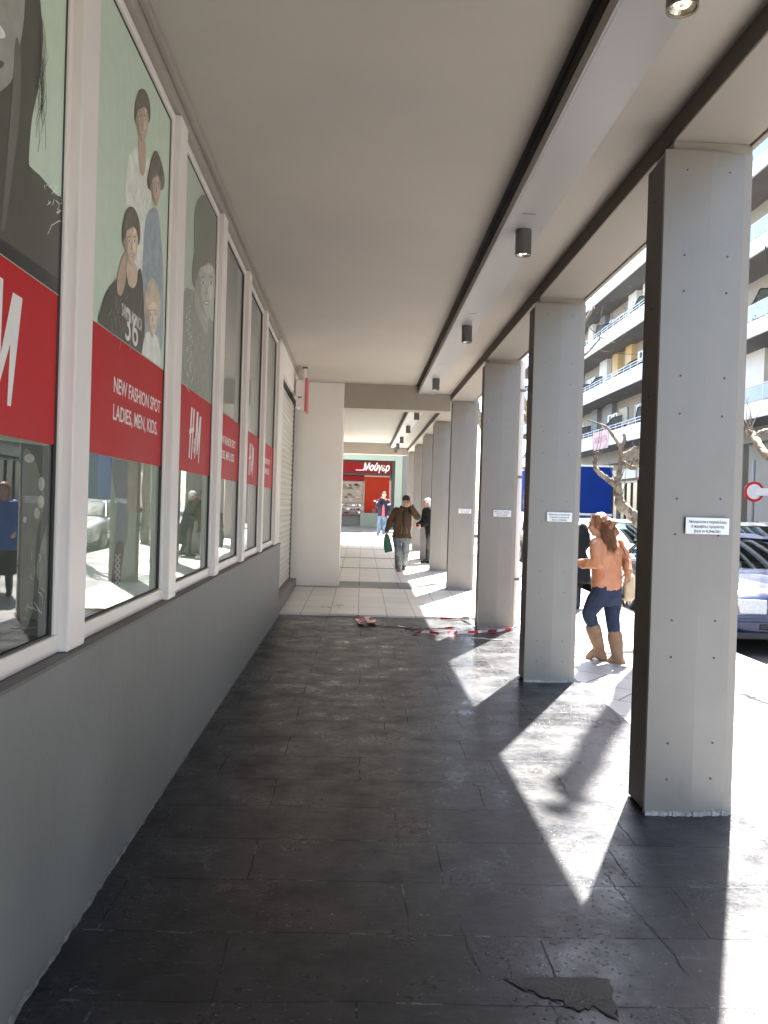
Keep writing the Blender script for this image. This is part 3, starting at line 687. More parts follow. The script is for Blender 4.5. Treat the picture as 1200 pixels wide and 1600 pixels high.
head(237, 492, 8.5, 36, pap('fair', 196, 166, 146), bln, p2, 8.8, hairy=1.15, hl=skh, sdw=sks)
def wtext(s, nm, px, py, h, width, m, par, layer, dep):
    y, z = wp(px, py, dep)
    return text(s, nm, h, m, par, (-dep+layer*.0004, y, z), (R(90), 0, R(90)), width=width, ext=.0002, bold=.0006)
wtext('SANTA MONICA', 'shirt_text', 189, 492, .075, .32, lgt, p2, 8, .0665)
wtext('36', 'shirt_text', 193, 528, .20, .20, lgt, p2, 8, .0665)
flat('dark_step', [(140, 500), (204, 552), (204, 570), (140, 516)], blk, p2, 7, smooth=False, edges=E2)
flat('jeans', [(174, 690), (200, 700), (201, 790), (196, 850), (180, 852), (183, 790), (175, 740)], pap('blue_grey', 104, 122, 140, .15), p2, 1, edges=E2)
flat('skirt', [(199, 700), (227, 710), (226, 802), (198, 798)], bge, p2, 2, smooth=False, edges=E2)
flat('boot', [(181, 850), (193, 852), (188, 900), (184, 945), (172, 960), (174, 900)], drk, p2, 2, edges=E2)
line('laces', [[(178+(j % 2)*8, 866+j*9), (186-(j % 2)*8, 876+j*9)] for j in range(9)]+[[(186-(j % 2)*8, 866+j*9), (178+(j % 2)*8, 876+j*9)] for j in range(9)], .008, lgt, p2, 4)
# photo window 3: young man in black and white
E2s = E2
p3, E3 = board(3, pap('pale_grey', 142, 154, 140), 'black and white poster of a young man in a dotted jumper behind the third window')
flat('jumper', [(286, 470), (298, 452), (312, 468), (330, 500), (340, 520), (340, 640), (286, 640)], pap('jumper', 96, 100, 92, .3), p3, 1, edges=E3)
flat('neck', [(306, 440), (326, 450), (324, 520), (312, 500), (304, 470)], pap('greyskin2', 126, 128, 120), p3, 2, edges=E3)
flat('face', [(306, 372), (320, 362), (334, 372), (337, 420), (333, 470), (324, 500), (316, 492), (308, 450), (305, 410)], pap('greyskin', 150, 150, 142, .1), p3, 3, edges=E3)
flat('quiff', [(306, 400), (303, 350), (307, 318), (318, 304), (331, 318), (338, 350), (338, 400), (322, 380)], pap('darkhair', 74, 76, 66), p3, 3.5, edges=E3)
E2 = E3; lipm = pap('grey_lips', 104, 104, 98)
head(322, 444, 15, 56, pap('greyskin3', 146, 146, 140), pap('darkhair', 74, 76, 66), p3, 4.5, hl=pap('grey_lit', 172, 172, 166), sdw=pap('grey_shade', 112, 112, 106), hairy=1.1)
ds = []
for j in range(40):
    x = rs.uniform(290, 300); y = 478+j*3.4; ds.append([(x, y), (x+1, y+1.2)])
line('dots', ds, .008, lgt, p3, 3)
for i in (5, 6, 7):
    pass
for i, nm in ((0, 'just behind the viewer'), (4, 'fourth'), (5, 'fifth'), (6, 'last')):
    a, b = ML[i]+.12, ML[i+1]-.12
    e = lw(empty('backing_board', (0, 0, 0), label='plain pale green backing board behind the '+(nm+' shop window counted from the viewer' if i > 0 else 'shop window '+nm), cat='backing board'))
    MB().box((-.094, a, 1.0), (-.0882, b, 3.48)).build('board', pap('board', 188, 208, 186), e)

# red bands
def logo(par, y0, z0, h, x, wx):
    """tall slanted hand-drawn letters H & M"""
    S = [((.08, 0), (.22, 1.0), .050, .075), ((.30, -.02), (.46, 1.0), .045, .07), ((.02, .50), (.50, .60), .05, .05),
         ((.62, .02), (.82, .98), .035, .075), ((.84, .98), (.86, .10), .075, .035), ((.86, .10), (1.16, .92), .035, .085), ((1.16, .92), (1.06, -.06), .085, .03)]
    mb = MB()
    for a, b, wa, wb in S:
        if abs(a[1]-b[1]) > .3: n = (1, 0)
        else: n = (0, 1)
        A = [(a[0]-n[0]*wa, a[1]-n[1]*wa), (a[0]+n[0]*wa, a[1]+n[1]*wa), (b[0]+n[0]*wb, b[1]+n[1]*wb), (b[0]-n[0]*wb, b[1]-n[1]*wb)]
        k = S.index((a, b, wa, wb))*.00006
        mb.quad(*[(x+k, y0+p[0]*wx, z0+p[1]*h) for p in A])
    # the small ampersand
    pl = [(.64, .20), (.55, .12), (.50, .22), (.58, .34), (.56, .42), (.51, .36), (.60, .10)]
    for i, (p, q) in enumerate(zip(pl, pl[1:])):
        mb.quad((x+.0005, y0+(p[0]-.022)*wx, z0+p[1]*h), (x+.0005, y0+(p[0]+.022)*wx, z0+p[1]*h), (x+.0005, y0+(q[0]+.022)*wx, z0+q[1]*h), (x+.0005, y0+(q[0]-.022)*wx, z0+q[1]*h))
    return mb.build('logo', wht, par, recalc=False)
BL = {0: ('red band with lettering across the window beside the viewer', 't'), 1: ('red band with the last stroke of a big white letter on the nearest window', 'l'),
      2: ('red band reading NEW FASHION SPOT LADIES, MEN, KIDS. on the second window', 't'), 3: ('red band with white letters H and M on the third window', 'l'),
      4: ('red band with two lines of small lettering on the fourth window', 't'), 5: ('faint red band with white letters H and M on the fifth window', 'l'), 6: ('last red band, beside the roller shutter', 't')}
for i in range(0, len(ML)-1):
    lab, kind = BL[i]
    a, b = ML[i]+.085+.042, ML[i+1]-.085-.042
    e = lw(empty('window_band', (0, 0, 0), label=lab, cat='window banner', group='red bands across the shop windows'))
    MB().box((-.0690, a, 1.668), (-.0680, b, 2.165)).build('band', red, e)
    if kind == 't':
        c = a+(.385 if i == 2 else .14)
        for k, s in enumerate(('NEW FASHION SPOT', 'LADIES, MEN, KIDS.')):
            text(s, 'lettering', .090, wht, e, (-.0677, c, 1.937-k*.113), (R(90), 0, R(90)), width=(.795, .745)[k], ext=.0002, bold=.0012)
    else:
        wx = .30; wl = 1.2*wx
        if i == 1: logo(e, 2.415-1.25*.40, 1.775, .335, -.0677, .40)
        else: logo(e, (a+b)/2-wl*.38, 1.755, .31, -.0677, wx)

# roller shutter
sh = lw(empty('roller_shutter', (0, 0, 0), label='closed cream roller shutter between the last window and the white pillar', cat='shutter'))
pr = []
z = .215
while z < 3.16:
    pr += [(-.130, z), (-.124, z+.003), (-.118, z+.012), (-.115, z+.035), (-.116, z+.062), (-.121, z+.078), (-.130, z+.082)]; z += .0835
vs = [(x, 10.62, zz) for x, zz in pr]+[(x, 13.70, zz) for x, zz in pr]; n = len(pr)
MB().add(vs, [(i, i+1, n+i+1, n+i) for i in range(n-1)]).build('slats', M['shut'], sh, auto=True, recalc=False)
MB().box((-.20, 13.705, .21), (-.10, 13.76, 3.19)).build('side_rail', M['stud'], sh)
MB().box((-.20, 10.575, .21), (-.10, 10.615, 3.19)).build('side_rail', M['stud'], sh)
MB().box((-.20, 10.58, 3.165), (-.06, 13.85, 3.195)).box((-.2, 13.77, .201), (-.16, 13.86, 3.16)).build('slot', M['black'], sh)
MB().box((-.45, 10.3, 0), (-.21, 13.86, 3.6)).build('backing', M['black'], sh)

# small projecting sign over the door
ps = empty('projecting_sign', (-.93, 12.4, 0), label='small white and red box sign hanging from the ceiling above the shutter', cat='sign')
MB().box((-.035, -.03, 3.575), (.035, .05, 3.598)).build('ceiling_plate', M['stud'], ps)
MB().tube([(0, 0, 3.59), (0, 0, 3.40)], .018, 12).build('rod', M['frame'], ps, auto=True)
MB().box((-.13, -.03, 2.98), (.0, .35, 3.40)).build('panel', M['frame'], ps, bevel=.01)
MB().box((.002, -.03, 2.92), (.045, .35, 3.43)).build('red_panel', mat('pinkish_red', (.56, .17, .18), .5), ps, bevel=.006)
MB().box((-.10, -.035, 3.12), (-.04, -.031, 3.14)).build('catch', M['stud'], ps)

# barrier tape
tr = mat('tape_red', (.60, .04, .05), .4, .1); tw = mat('tape_white', (.78, .76, .72), .4, .05)
def tape(name, path, lab, seed, w=.06, step=.055):
    rr = random.Random(seed); P = [Vector(p) for p in path]; out = []
    for i in range(len(P)-1):
        p0 = P[max(i-1, 0)]; p1 = P[i]; p2 = P[i+1]; p3 = P[min(i+2, len(P)-1)]; L = (p2-p1).length; n = max(2, int(L/step))
        for k in range(n):
            t = k/n; out.append(.5*((2*p1)+(-p0+p2)*t+(2*p0-5*p1+4*p2-p3)*t*t+(-p0+3*p1-3*p2+p3)*t**3))
    out.append(P[-1]); vs = []; a = rr.uniform(0, 1)
    for i, p in enumerate(out):
        d = (out[min(i+1, len(out)-1)]-out[max(i-1, 0)]).normalized(); s = d.cross(Vector((0, 0, 1)))
        if s.length < .1: s = Vector((1, 0, 0))
        s.normalize(); u = Vector((0, 0, 1)); a += rr.uniform(-.35, .35); ca = math.cos(a); sa = abs(math.sin(a))*.6
        hz = max(.004, p.z)
        for sg in (-1, 1):
            q = p+s*ca*w/2*sg; q.z = hz+(sa*w*.9 if sg > 0 else 0); vs.append(tuple(q))
    me = bpy.data.meshes.new(name); me.from_pydata(vs, [], [(2*i, 2*i+1, 2*i+3, 2*i+2) for i in range(len(out)-1)])
    me.materials.append(tr); me.materials.append(tw)
    for i, p in enumerate(me.polygons): p.material_index = (i//2) % 2
    o = bpy.data.objects.new(name, me); link(o); tag(o, lab, 'barrier tape'); md = o.modifiers.new('s', 'SOLIDIFY'); md.thickness = .0012
    return o
rr = random.Random(9); cl = []
for k in range(13):
    t = k*1.7; cl.append((.10+.13*math.cos(t)*rr.uniform(.4, 1), 10.16+.36*math.sin(t)*rr.uniform(.4, 1), .01+.035*rr.random()))
tape('barrier_tape', [(-.08, 10.6, .01), (.02, 10.56, .03)]+cl+[(.22, 9.95, .02), (.35, 9.93, .012), (.50, 9.93, .01), (.62, 9.80, .006), (.80, 9.72, .006), (1.0, 9.75, .006), (1.2, 9.86, .006)], 'crumpled heap of red and white tape at the edge of the pale paving', 4)
tape('barrier_tape', [(.66, 9.33, .006), (.80, 9.45, .008), (.95, 9.36, .006), (1.12, 9.44, .008), (1.38, 9.52, .006), (1.62, 9.62, .01), (1.80, 9.74, .01), (1.93, 9.86, .02)], 'long strand of red and white tape stretched across the foot of the third column', 5)
tape('barrier_tape', [(1.10, 10.66, .006), (1.25, 10.60, .01), (1.38, 10.66, .02), (1.44, 10.5, .05), (1.47, 10.35, .06), (1.45, 10.25, .03)], 'short bunched end of red tape behind the third column', 6)
o = MB().tube([(1.30, 9.18, .006), (1.42, 9.14, .012), (1.55, 9.08, .008), (1.66, 9.10, .006)], .006, 6).build('string', M['plate'], None); tag(o, 'short loose white string lying in front of the third column', 'string')

# ------------------------------------------------------------------ people
def W3(px, py, Y):
    """point of the place at depth Y that the photograph shows at px, py"""
    d = ray(px, py); return EYE+d*(Y/d.y)
def remeshed(mb, name, m, parent, voxel=.01, amp=0.0, nsc=8.0, smooth=4, origin=None, dec=None):
    me = mb.mesh(name); o = bpy.data.objects.new('tmp', me); COL.objects.link(o)
    md = o.modifiers.new('r', 'REMESH'); md.mode = 'VOXEL'; md.voxel_size = voxel; md.use_smooth_shade = True
    if smooth: s = o.modifiers.new('s', 'SMOOTH'); s.iterations = smooth; s.factor = .5
    bpy.context.view_layer.update()
    me2 = bpy.data.meshes.new_from_object(o.evaluated_get(bpy.context.evaluated_depsgraph_get()))
    bpy.data.objects.remove(o, do_unlink=True)
    if amp:
        me2.update(); ns = [v.normal.copy() for v in me2.vertices]
        for v, n in zip(me2.vertices, ns):
            c = v.co*nsc; q = Vector((c.x, c.y, c.z*.65))
            a = 1-2*abs(noise.noise(q))*1.6; b = noise.noise(q*2.7+Vector((7, 1, 3)))
            v.co += n*amp*(a*.7+b*.5)
    if origin is not None:
        for v in me2.vertices: v.co -= origin
    for p in me2.polygons: p.use_smooth = True
    me2.name = name; me2.materials.clear(); me2.materials.append(m)
    o = bpy.data.objects.new(name, me2); link(o, parent); return o
def cap(mb, p0, r0, p1, r1, n=12):
    p0 = Vector(p0); p1 = Vector(p1); mb.tube([p0, p0.lerp(p1, .5), p1], [r0, (r0+r1)/2, r1], n); mb.ell(p0, r0, r0, r0, 6); mb.ell(p1, r1, r1, r1, 6); return mb
def chain(mb, pts, rs):
    for i in range(len(pts)-1): cap(mb, pts[i], rs[i], pts[i+1], rs[i+1])
    return mb
def loft(mb, pts, rw, rd, right, n=18):
    """elliptical rings stacked along pts: rw across (along right), rd front to back"""
    base = len(mb.v); pts = [Vector(p) for p in pts]; N_ = len(pts)
    for i, p in enumerate(pts):
        up = (pts[min(i+1, N_-1)]-pts[max(i-1, 0)]).normalized(); rt = right[i] if isinstance(right, list) else right
        rt = (rt-up*rt.dot(up)).normalized(); f = up.cross(rt)
        for k in range(n):
            t = 2*math.pi*k/n; mb.v.append(tuple(p+rt*math.cos(t)*rw[i]+f*math.sin(t)*rd[i]))
    for i in range(N_-1):
        for k in range(n): a = base+i*n+k; b = base+i*n+(k+1) % n; mb.f.append((a, b, b+n, a+n))
    mb.f.append(tuple(base+k for k in range(n-1, -1, -1))); e = base+(N_-1)*n; mb.f.append(tuple(e+k for k in range(n)))
    return mb
def hand(mb, wrist, d, palm, thumb, curl=.5, s=1.0):
    """palm and five separate bent fingers; d = along the hand, palm = direction the palm faces, thumb = towards the thumb"""
    d = Vector(d).normalized(); th = Vector(thumb); th = (th-d*th.dot(d)).normalized(); pl = Vector(palm); pl = (pl-d*pl.dot(d)-th*pl.dot(th)).normalized()
    w = Vector(wrist); mt = Matrix((th, pl, d)).transposed()
    mb.ell(w+d*.045*s, .040*s, .015*s, .050*s, 7, mt)
    for k, (off, ln) in enumerate(((.029, .072), (.010, .080), (-.010, .075), (-.029, .060))):
        p = w+d*.082*s+th*off*s; dd = (d+th*off*4).normalized(); r = .0088*s; q = p-d*.02*s; L_ = ln*s/3
        for j in range(3):
            a = curl*(j+.6)*.55; e = (dd*math.cos(a)+pl*math.sin(a)).normalized(); q2 = p+e*L_; cap(mb, p, r, q2, r*.9, 8); p = q2; r *= .9
            dd2 = e; dd = dd2 if j < 2 else dd
    p = w+d*.025*s+th*.034*s; e = (d*.65+th*.65+pl*.25).normalized(); cap(mb, p, .012*s, p+e*.038*s, .010*s, 8); q = p+e*.038*s
    e = (d*.85+th*.3+pl*.35).normalized(); cap(mb, q, .010*s, q+e*.030*s, .0085*s, 8)
def headmesh(mb, c, f, up, s=1.0, ears=True):
    """skull, jaw, nose, brow and ears; f = where the face looks"""
    up = Vector(up).normalized(); f = Vector(f); f = (f-up*f.dot(up)).normalized(); r = f.cross(up); c = Vector(c); mt = Matrix((r, f, up)).transposed()
    P = lambda x, y, z: c+r*x*s+f*y*s+up*z*s
    mb.ell(P(0, -.012, .022), .076*s, .094*s, .090*s, 10, mt)
    mb.ell(P(0, .020, -.040), .058*s, .066*s, .070*s, 9, mt)
    mb.ell(P(0, .050, -.088), .026*s, .028*s, .022*s, 7, mt)
    cap(mb, P(0, .078, .015), .010*s, P(0, .098, -.026), .015*s, 8)
    mb.ell(P(0, .076, .030), .050*s, .016*s, .012*s, 7, mt)
    mb.ell(P(0, .078, -.058), .026*s, .014*s, .010*s, 7, mt)
    for sg in (-1, 1):
        mb.ell(P(sg*.036, .066, -.022), .020*s, .018*s, .018*s, 6, mt)
        if ears: mb.ell(P(sg*.076, -.006, -.012), .010*s, .020*s, .032*s, 7, mt)
    return P, r, f, up
def face_bits(P, r, f, up, s, root, o0):
    e = MB(); mt = Matrix((r, f, up)).transposed()
    for sg in (-1, 1): e.ell(P(sg*.031, .076, .008)-o0, .012*s, .008*s, .006*s, 7, mt)
    e.build('eyes', M_eye, root, smooth=True)
    b = MB(); 
    for sg in (-1, 1): b.tube([P(sg*.014, .089, .026)-o0, P(sg*.034, .085, .031)-o0, P(sg*.052, .072, .024)-o0], [.004*s, .005*s, .003*s], 6)
    b.build('eyebrows', M_brow, root, smooth=True)
    MB().ell(P(0, .088, -.057)-o0, .024*s, .006*s, .007*s, 7, mt).build('mouth', M_lip, root, smooth=True)
skin = mat('skin', (.50, .29, .205), .5, .06, 9, spec=.4)
M_eye = mat('eye_dark', (.03, .025, .02), .2); M_brow = mat('eyebrow_hair', (.04, .03, .02), .8); M_lip = mat('lip', (.36, .14, .12), .5)
FAB = {}
def fabric(n, c, r=.85, v=.18, sc=14, b=.35): return mat(n, c, r, v, sc, bump=b, bscale=120, spec=.25)

def person(name_label, base, J, F, mats, parts, vox=.009, s=1.0):
    """J: joints in world space; F: facing; garments built over one continuous body"""
    root = empty('person', base, label=name_label, cat='person'); o0 = Vector(base)
    F = Vector(F).normalized(); Rt = F.cross(Vector((0, 0, 1))).normalized()
    hipc = (J['hipL']+J['hipR'])/2; sh = (J['shL']+J['shR'])/2; up = (sh-hipc).normalized()
    RS = (J['shR']-J['shL']).normalized(); RH = (J['hipR']-J['hipL']).normalized()
    sw = (J['shR']-J['shL']).length/2
    b = MB()
    loft(b, [hipc-up*.09, hipc, hipc+up*.12, hipc+(sh-hipc)*.62, sh-up*.03, sh+up*.035], [.12*s, .155*s, .125*s, .145*s, sw*.85, .06*s], [.09*s, .10*s, .085*s, .10*s, .085*s, .05*s], [RH, RH, RH, RS, RS, RS])
    for sd in 'LR':
        chain(b, [J['sh'+sd], J['el'+sd], J['wr'+sd]], [.046*s, .038*s, .025*s])
        chain(b, [J['hip'+sd], J['kn'+sd], J['an'+sd]], [.080*s, .052*s, .036*s])
        hd = parts['hand'+sd]; hand(b, J['wr'+sd], hd[0], hd[1], hd[2], hd[3], s)
        cap(b, J['an'+sd]-Vector((0, 0, .02)), .036*s, J['toe'+sd], .026*s)
    cap(b, sh, .062*s, J['head']-Vector(J.get('hup', (0, 0, 1))).normalized()*.07*s, .052*s)
    P, r, f, u = headmesh(b, J['head'], J['face'], J.get('hup', (0, 0, 1)), s)
    remeshed(b, 'body', skin, root, vox*.75, origin=o0, smooth=2)
    face_bits(P, r, f, u, s, root, o0)
    return root, o0, dict(hipc=hipc, sh=sh, up=up, RS=RS, RH=RH, sw=sw, P=P, r=r, f=f, u=u, s=s)
def trousers(root, o0, J, G, m, rad, vox=.009, amp=.004, end=1.0):
    b = MB(); s = G['s']
    loft(b, [G['hipc']-G['up']*.12, G['hipc']-G['up']*.03, G['hipc']+G['up']*.10, G['hipc']+G['up']*.17], [rad[0]*1.75, rad[0]*1.95, rad[0]*1.75, rad[0]*1.65], [rad[0]*1.15, rad[0]*1.25, rad[0]*1.15, rad[0]*1.1], G['RH'])
    for sd in 'LR':
        e = J['kn'+sd].lerp(J['an'+sd], end); mid = J['hip'+sd].lerp(J['kn'+sd], .5); cf = J['kn'+sd].lerp(J['an'+sd], .35*end)
        chain(b, [J['hip'+sd]-Vector((0, 0, .02)), mid, J['kn'+sd], cf, e], [rad[0], rad[0]*.88, rad[1], rad[1]*.98, rad[2]])
    return remeshed(b, 'trousers', m, root, vox, amp, 11, 3, o0)
def coat(root, o0, J, G, m, name, hem, wr, sl, vox=.009, amp=.008, belly=1.0, flare=1.0, nsc=9, collar=True, inner=1.0):
    """hem: distance of the hem below the hips; wr: torso half width; sl: sleeve radii"""
    b = MB(); up = G['up']; hc = G['hipc']; sh = G['sh']; d = sh-hc; sw = G['sw']
    loft(b, [hc-up*hem, hc-up*hem*.4, hc+d*.2, hc+d*.5, hc+d*.8, sh-up*.01, sh+up*.055], [wr*1.06*flare, wr*1.03*flare, wr*.97*belly, wr, max(wr*.98, sw*.95), sw*.92, .068*G['s']], [wr*.74*flare, wr*.74, wr*.70*belly, wr*.70, wr*.66, wr*.50, .060*G['s']], [G['RH'], G['RH'], G['RH'], G['RS'], G['RS'], G['RS'], G['RS']], n=22)
    for sd in 'LR':
        a = J['sh'+sd]; e = J['el'+sd]; w = J['wr'+sd]
        chain(b, [a.lerp(sh, .12), a.lerp(e, .5), e, e.lerp(w, .5), w.lerp(e, .04)], [sl[0], sl[0]*.92, sl[1], sl[1]*.9, sl[2]])
    if collar: 
        b.tube([sh+up*.02, sh+up*.085], [.082*G['s'], .072*G['s']], 16)
    return remeshed(b, name, m, root, vox, amp, nsc, 3, o0)
def shoe(mb, an, toe, s=1.0, heel=.0):
    an = Vector(an); toe = Vector(toe); d = toe-an; d.z = 0; d.normalize()
    hl = an-d*.045*s; hl.z = toe.z+.0+heel
    chain(mb, [Vector((hl.x, hl.y, hl.z)), an.lerp(toe, .45)+Vector((0, 0, -.005)), toe], [.040*s, .042*s, .034*s]); cap(mb, an, .045*s, Vector((hl.x, hl.y, hl.z+.01)), .042*s)

# --- woman in the orange jacket (three quarter back view, stepping away to the left)
Yw = 8.0
J = {'hipL': W3(938, 926, 7.93), 'hipR': W3(957, 926, 8.08), 'knL': W3(920, 958, 7.98), 'knR': W3(957, 968, 8.02), 'anL': W3(936, 1012, 8.06), 'anR': W3(965, 1024, 7.92),
     'toeL': W3(920, 1026, 8.12), 'toeR': W3(950, 1035, 7.98), 'shL': W3(930, 850, 7.84), 'shR': W3(966, 850, 8.13), 'elL': W3(933, 882, 7.72), 'wrL': W3(906, 880, 7.86),
     'elR': W3(978, 874, 8.12), 'wrR': W3(982, 893, 8.02), 'head': W3(935, 820, 8.0), 'face': Vector((-.93, .36, -.08)), 'hup': (-.10, .05, 1)}
gz = min(J['toeL'].z, J['toeR'].z)
FW = Vector((-.78, .62, 0)).normalized(); RW = FW.cross(Vector((0, 0, 1)))
orange = mat('orange_leather', (.43, .185, .098), .5, .08, 9, bump=.3, bscale=55, spec=.4)
root, o0, G = person('woman with curly auburn hair, orange jacket, blue jeans and tan boots, seen from behind', (2.52, 8.0, 0), J, FW,
    None, {'handL': ((-.9, .2, 0), (0, .2, -1), (0, 1, .3), .8), 'handR': ((0, 0, -1), (-.8, .3, 0), (-.5, .8, 0), 1.1)}, vox=.010)
trousers(root, o0, J, G, fabric('dark_blue_denim', (.022, .032, .062), .8, .25, 16), (.104, .070, .060), .009, .004, end=.42)
jk = coat(root, o0, J, G, orange, 'jacket', -.105, .174, (.064, .054, .043), .0075, .010, belly=1.08, nsc=9)
b = MB()
for sd, (bt) in (('L', .42), ('R', .46)):
    k, a, t = J['kn'+sd], J['an'+sd], J['toe'+sd]; b = MB(); topp = k.lerp(a, bt); md_ = k.lerp(a, .7)
    chain(b, [topp, md_, a], [.076, .070, .056]); shoe(b, a, t, 1.0, .005)
    bo = remeshed(b, 'boot', fabric('tan_suede', (.235, .145, .092), .75, .16, 18, .5), root, .007, .003, 15, 2, o0)
    d = t-a; d.z = 0; d.normalize(); zs = t.z-.036; n = Vector((-d.y, d.x, 0)); c0 = a-d*.085
    MB().prism([tuple((c0-o0+n*.034).xy), tuple((c0-o0+d*.075+n*.036).xy), tuple((c0-o0+d*.075-n*.036).xy), tuple((c0-o0-n*.034).xy)], zs-o0.z-.012, zs-o0.z+.02).build('heel', mat('boot_sole', (.10, .06, .04), .6), bo)
    MB().tube([topp-o0+Vector((.066*math.cos(q), .066*math.sin(q), .0)) for q in [x*.6283 for x in range(11)]], .006, 6).build('strap', mat('boot_strap', (.16, .09, .055), .5), bo)
# hair: curly mass with loose strands
b = MB(); hc = J['head']; rs = random.Random(21)
U = Vector((-.1, .05, 1)).normalized(); Fh = Vector((-.93, .36, 0)).normalized(); Rh = Fh.cross(U)
b.ell(hc+U*.03-Fh*.025, .092, .104, .098, 10)
for k in range(64):
    t = rs.uniform(0, 6.28); w = rs.uniform(.3, 1); c = hc-Fh*(.05+.07*rs.random())+Rh*math.cos(t)*.092*w+U*(.06-rs.uniform(0, .29))-Fh*.05*math.sin(t)
    b.ell(c, .026+.012*rs.random(), .028, .034, 6)
auburn = mat('auburn_hair', (.22, .095, .045), .42, .35, 30, bump=.8, bscale=160, spec=.5)
hairo = remeshed(b, 'hair', auburn, root, .008, .007, 26, 1, o0)
b = MB()
for k in range(1500):
    t = rs.uniform(0, 6.28); c = hc-Fh*.05+Rh*math.cos(t)*.108+U*rs.uniform(-.20, .09)-Fh*.10*abs(math.sin(t))
    if c.z > hc.z+.05: c = hc+Vector((rs.uniform(-.06, .06), rs.uniform(-.06, .06), .108))
    pl = []; ph = rs.uniform(0, 6.28); rad = rs.uniform(.006, .014); ln = rs.uniform(.06, .17)
    out = (c-hc); out.z = 0; out = out.normalized()*rs.uniform(.0, .02) if out.length > .001 else out
    for j in range(12): q = j/11; pl.append(c+out*q*1.2+Vector((rad*math.cos(ph+q*9), rad*math.sin(ph+q*9), -ln*q))-o0)
    b.tube(pl, [.0021*(1-.5*j/11) for j in range(12)], 3, cap=False)
b.build('curls', auburn, hairo, smooth=True)
bg_ = empty('handbag', tuple(W3(983, 915, 8.1)), label='beige handbag hanging at the right side of the woman in orange', cat='handbag')
b = MB(); c0 = W3(980, 914, 8.05); loft(b, [Vector((0, 0, -.15)), Vector((0, 0, -.12)), Vector((0, 0, 0)), Vector((0, 0, .10)), Vector((0, 0, .12))], [.09, .13, .12, .10, .08], [.04, .06, .055, .04, .02], Vector((.55, .83, 0)).normalized())
remeshed(b, 'bag', fabric('beige_leather', (.50, .38, .24), .5, .1, 8, .1), bg_, .01, .004, 8, 2)
q0 = Vector(bg_.location); MB().tube([Vector((-.03, -.08, .09)), Vector((-.03, -.06, .25)), W3(968, 846, 8.0)-q0, Vector((.0, .08, .25)), Vector((.02, .09, .09))], .007, 8).build('strap', mat('strap_leather', (.30, .16, .10), .5), bg_, smooth=True)

# --- man in the brown coat walking towards us on the pale paving
Ym = 17.1
J = {'hipL': W3(635, 838, Ym), 'hipR': W3(620, 838, Ym), 'knL': W3(633.5, 862, Ym+.10), 'knR': W3(622.5, 862, Ym-.16), 'anL': W3(630.5, 883, Ym+.42), 'anR': W3(623, 886, Ym-.10),
     'toeL': W3(631.5, 887.5, Ym+.28), 'toeR': W3(624.5, 892, Ym-.26), 'shL': W3(642.5, 796, Ym), 'shR': W3(618, 798, Ym), 'elL': W3(652.5, 808, Ym-.16), 'wrL': W3(643, 791.5, Ym-.22),
     'elR': W3(609.5, 814, Ym+.05), 'wrR': W3(604.5, 830, Ym-.04), 'head': W3(634.5, 783.5, Ym-.10), 'face': Vector((.02, -.95, -.40)), 'hup': (.05, -.42, 1)}
base = (J['toeR'].x, Ym, zf(Ym)+.026)
brown = fabric('brown_coat_cloth', (.075, .046, .028), .9, .12, 10)
root, o0, G = person('man in a brown coat with bowed head, phone at his ear', base, J, (0, -1, 0), None,
    {'handL': ((-.25, -.15, .9), (-1, .3, 0), (.0, -1, .2), .9), 'handR': ((-.05, 0, -1), (1, 0, 0), (0, -1, 0), 1.4)}, vox=.012, s=1.02)
trousers(root, o0, J, G, fabric('faded_grey_blue_denim', (.14, .16, .17), .85, .45, 5), (.100, .084, .080), .011, .008)
ct = coat(root, o0, J, G, brown, 'coat', .03, .188, (.070, .062, .048), .010, .016, flare=1.12, belly=.96, nsc=7)
fr = -1
b = MB()
for sx in (-1, 1):
    x = J['head'].x+sx*.035-o0.x-.02; P_ = [(x+sx*.03, -.195, .80), (x+sx*.015, -.185, .95), (x, -.165, 1.15), (x+sx*.02, -.135, 1.33)]
    b.tube([Vector((p[0], p[1]+.05, p[2]+.0)) for p in P_], .011, 6)
b.build('coat_edge', mat('tan_lining', (.20, .125, .07), .8), ct)
b = MB(); loft(b, [Vector((0, -.12, .80)), Vector((0, -.14, 1.0)), Vector((0, -.115, 1.2)), Vector((.0, -.08, 1.36))], [.05, .055, .06, .05], [.03, .035, .04, .04], Vector((1, 0, 0)))
b2 = MB(); b2.v = [tuple(Vector(v)+Vector((J['head'].x-o0.x-.01, 0, 0))) for v in b.v]; b2.f = b.f
b2.build('jumper', mat('dark_jumper', (.05, .032, .022), .9, .1, 30), root, smooth=True)
for sd in 'LR':
    b = MB(); shoe(b, J['an'+sd], J['toe'+sd], 1.05); remeshed(b, 'shoe', mat('brown_shoe', (.24, .12, .085), .5), root, .012, 0, 8, 1, o0)
b = MB(); P = G['P']; mt = Matrix((G['r'], G['f'], G['u'])).transposed()
b.ell(P(0, -.022, .048), .083, .100, .080, 9, mt); b.ell(P(0, .045, .085), .060, .045, .030, 8, mt); b.ell(P(0, -.07, -.01), .070, .045, .07, 8, mt)
remeshed(b, 'hair', mat('black_hair', (.022, .017, .013), .6, .3, 30, bump=.5, bscale=150), root, .009, .006, 30, 1, o0)
ph = empty('mobile_phone', tuple(W3(641.5, 787.5, Ym-.20)), label='dark phone held to the ear of the man in the brown coat', cat='phone')
MB().box((-.006, -.034, -.065), (.006, .034, .065)).build('case', mat('phone_black', (.02, .02, .022), .3), ph, bevel=.004)
MB().box((.0062, -.030, -.055), (.0072, .030, .055)).build('screen', mat('phone_glass', (.01, .01, .012), .08), ph)
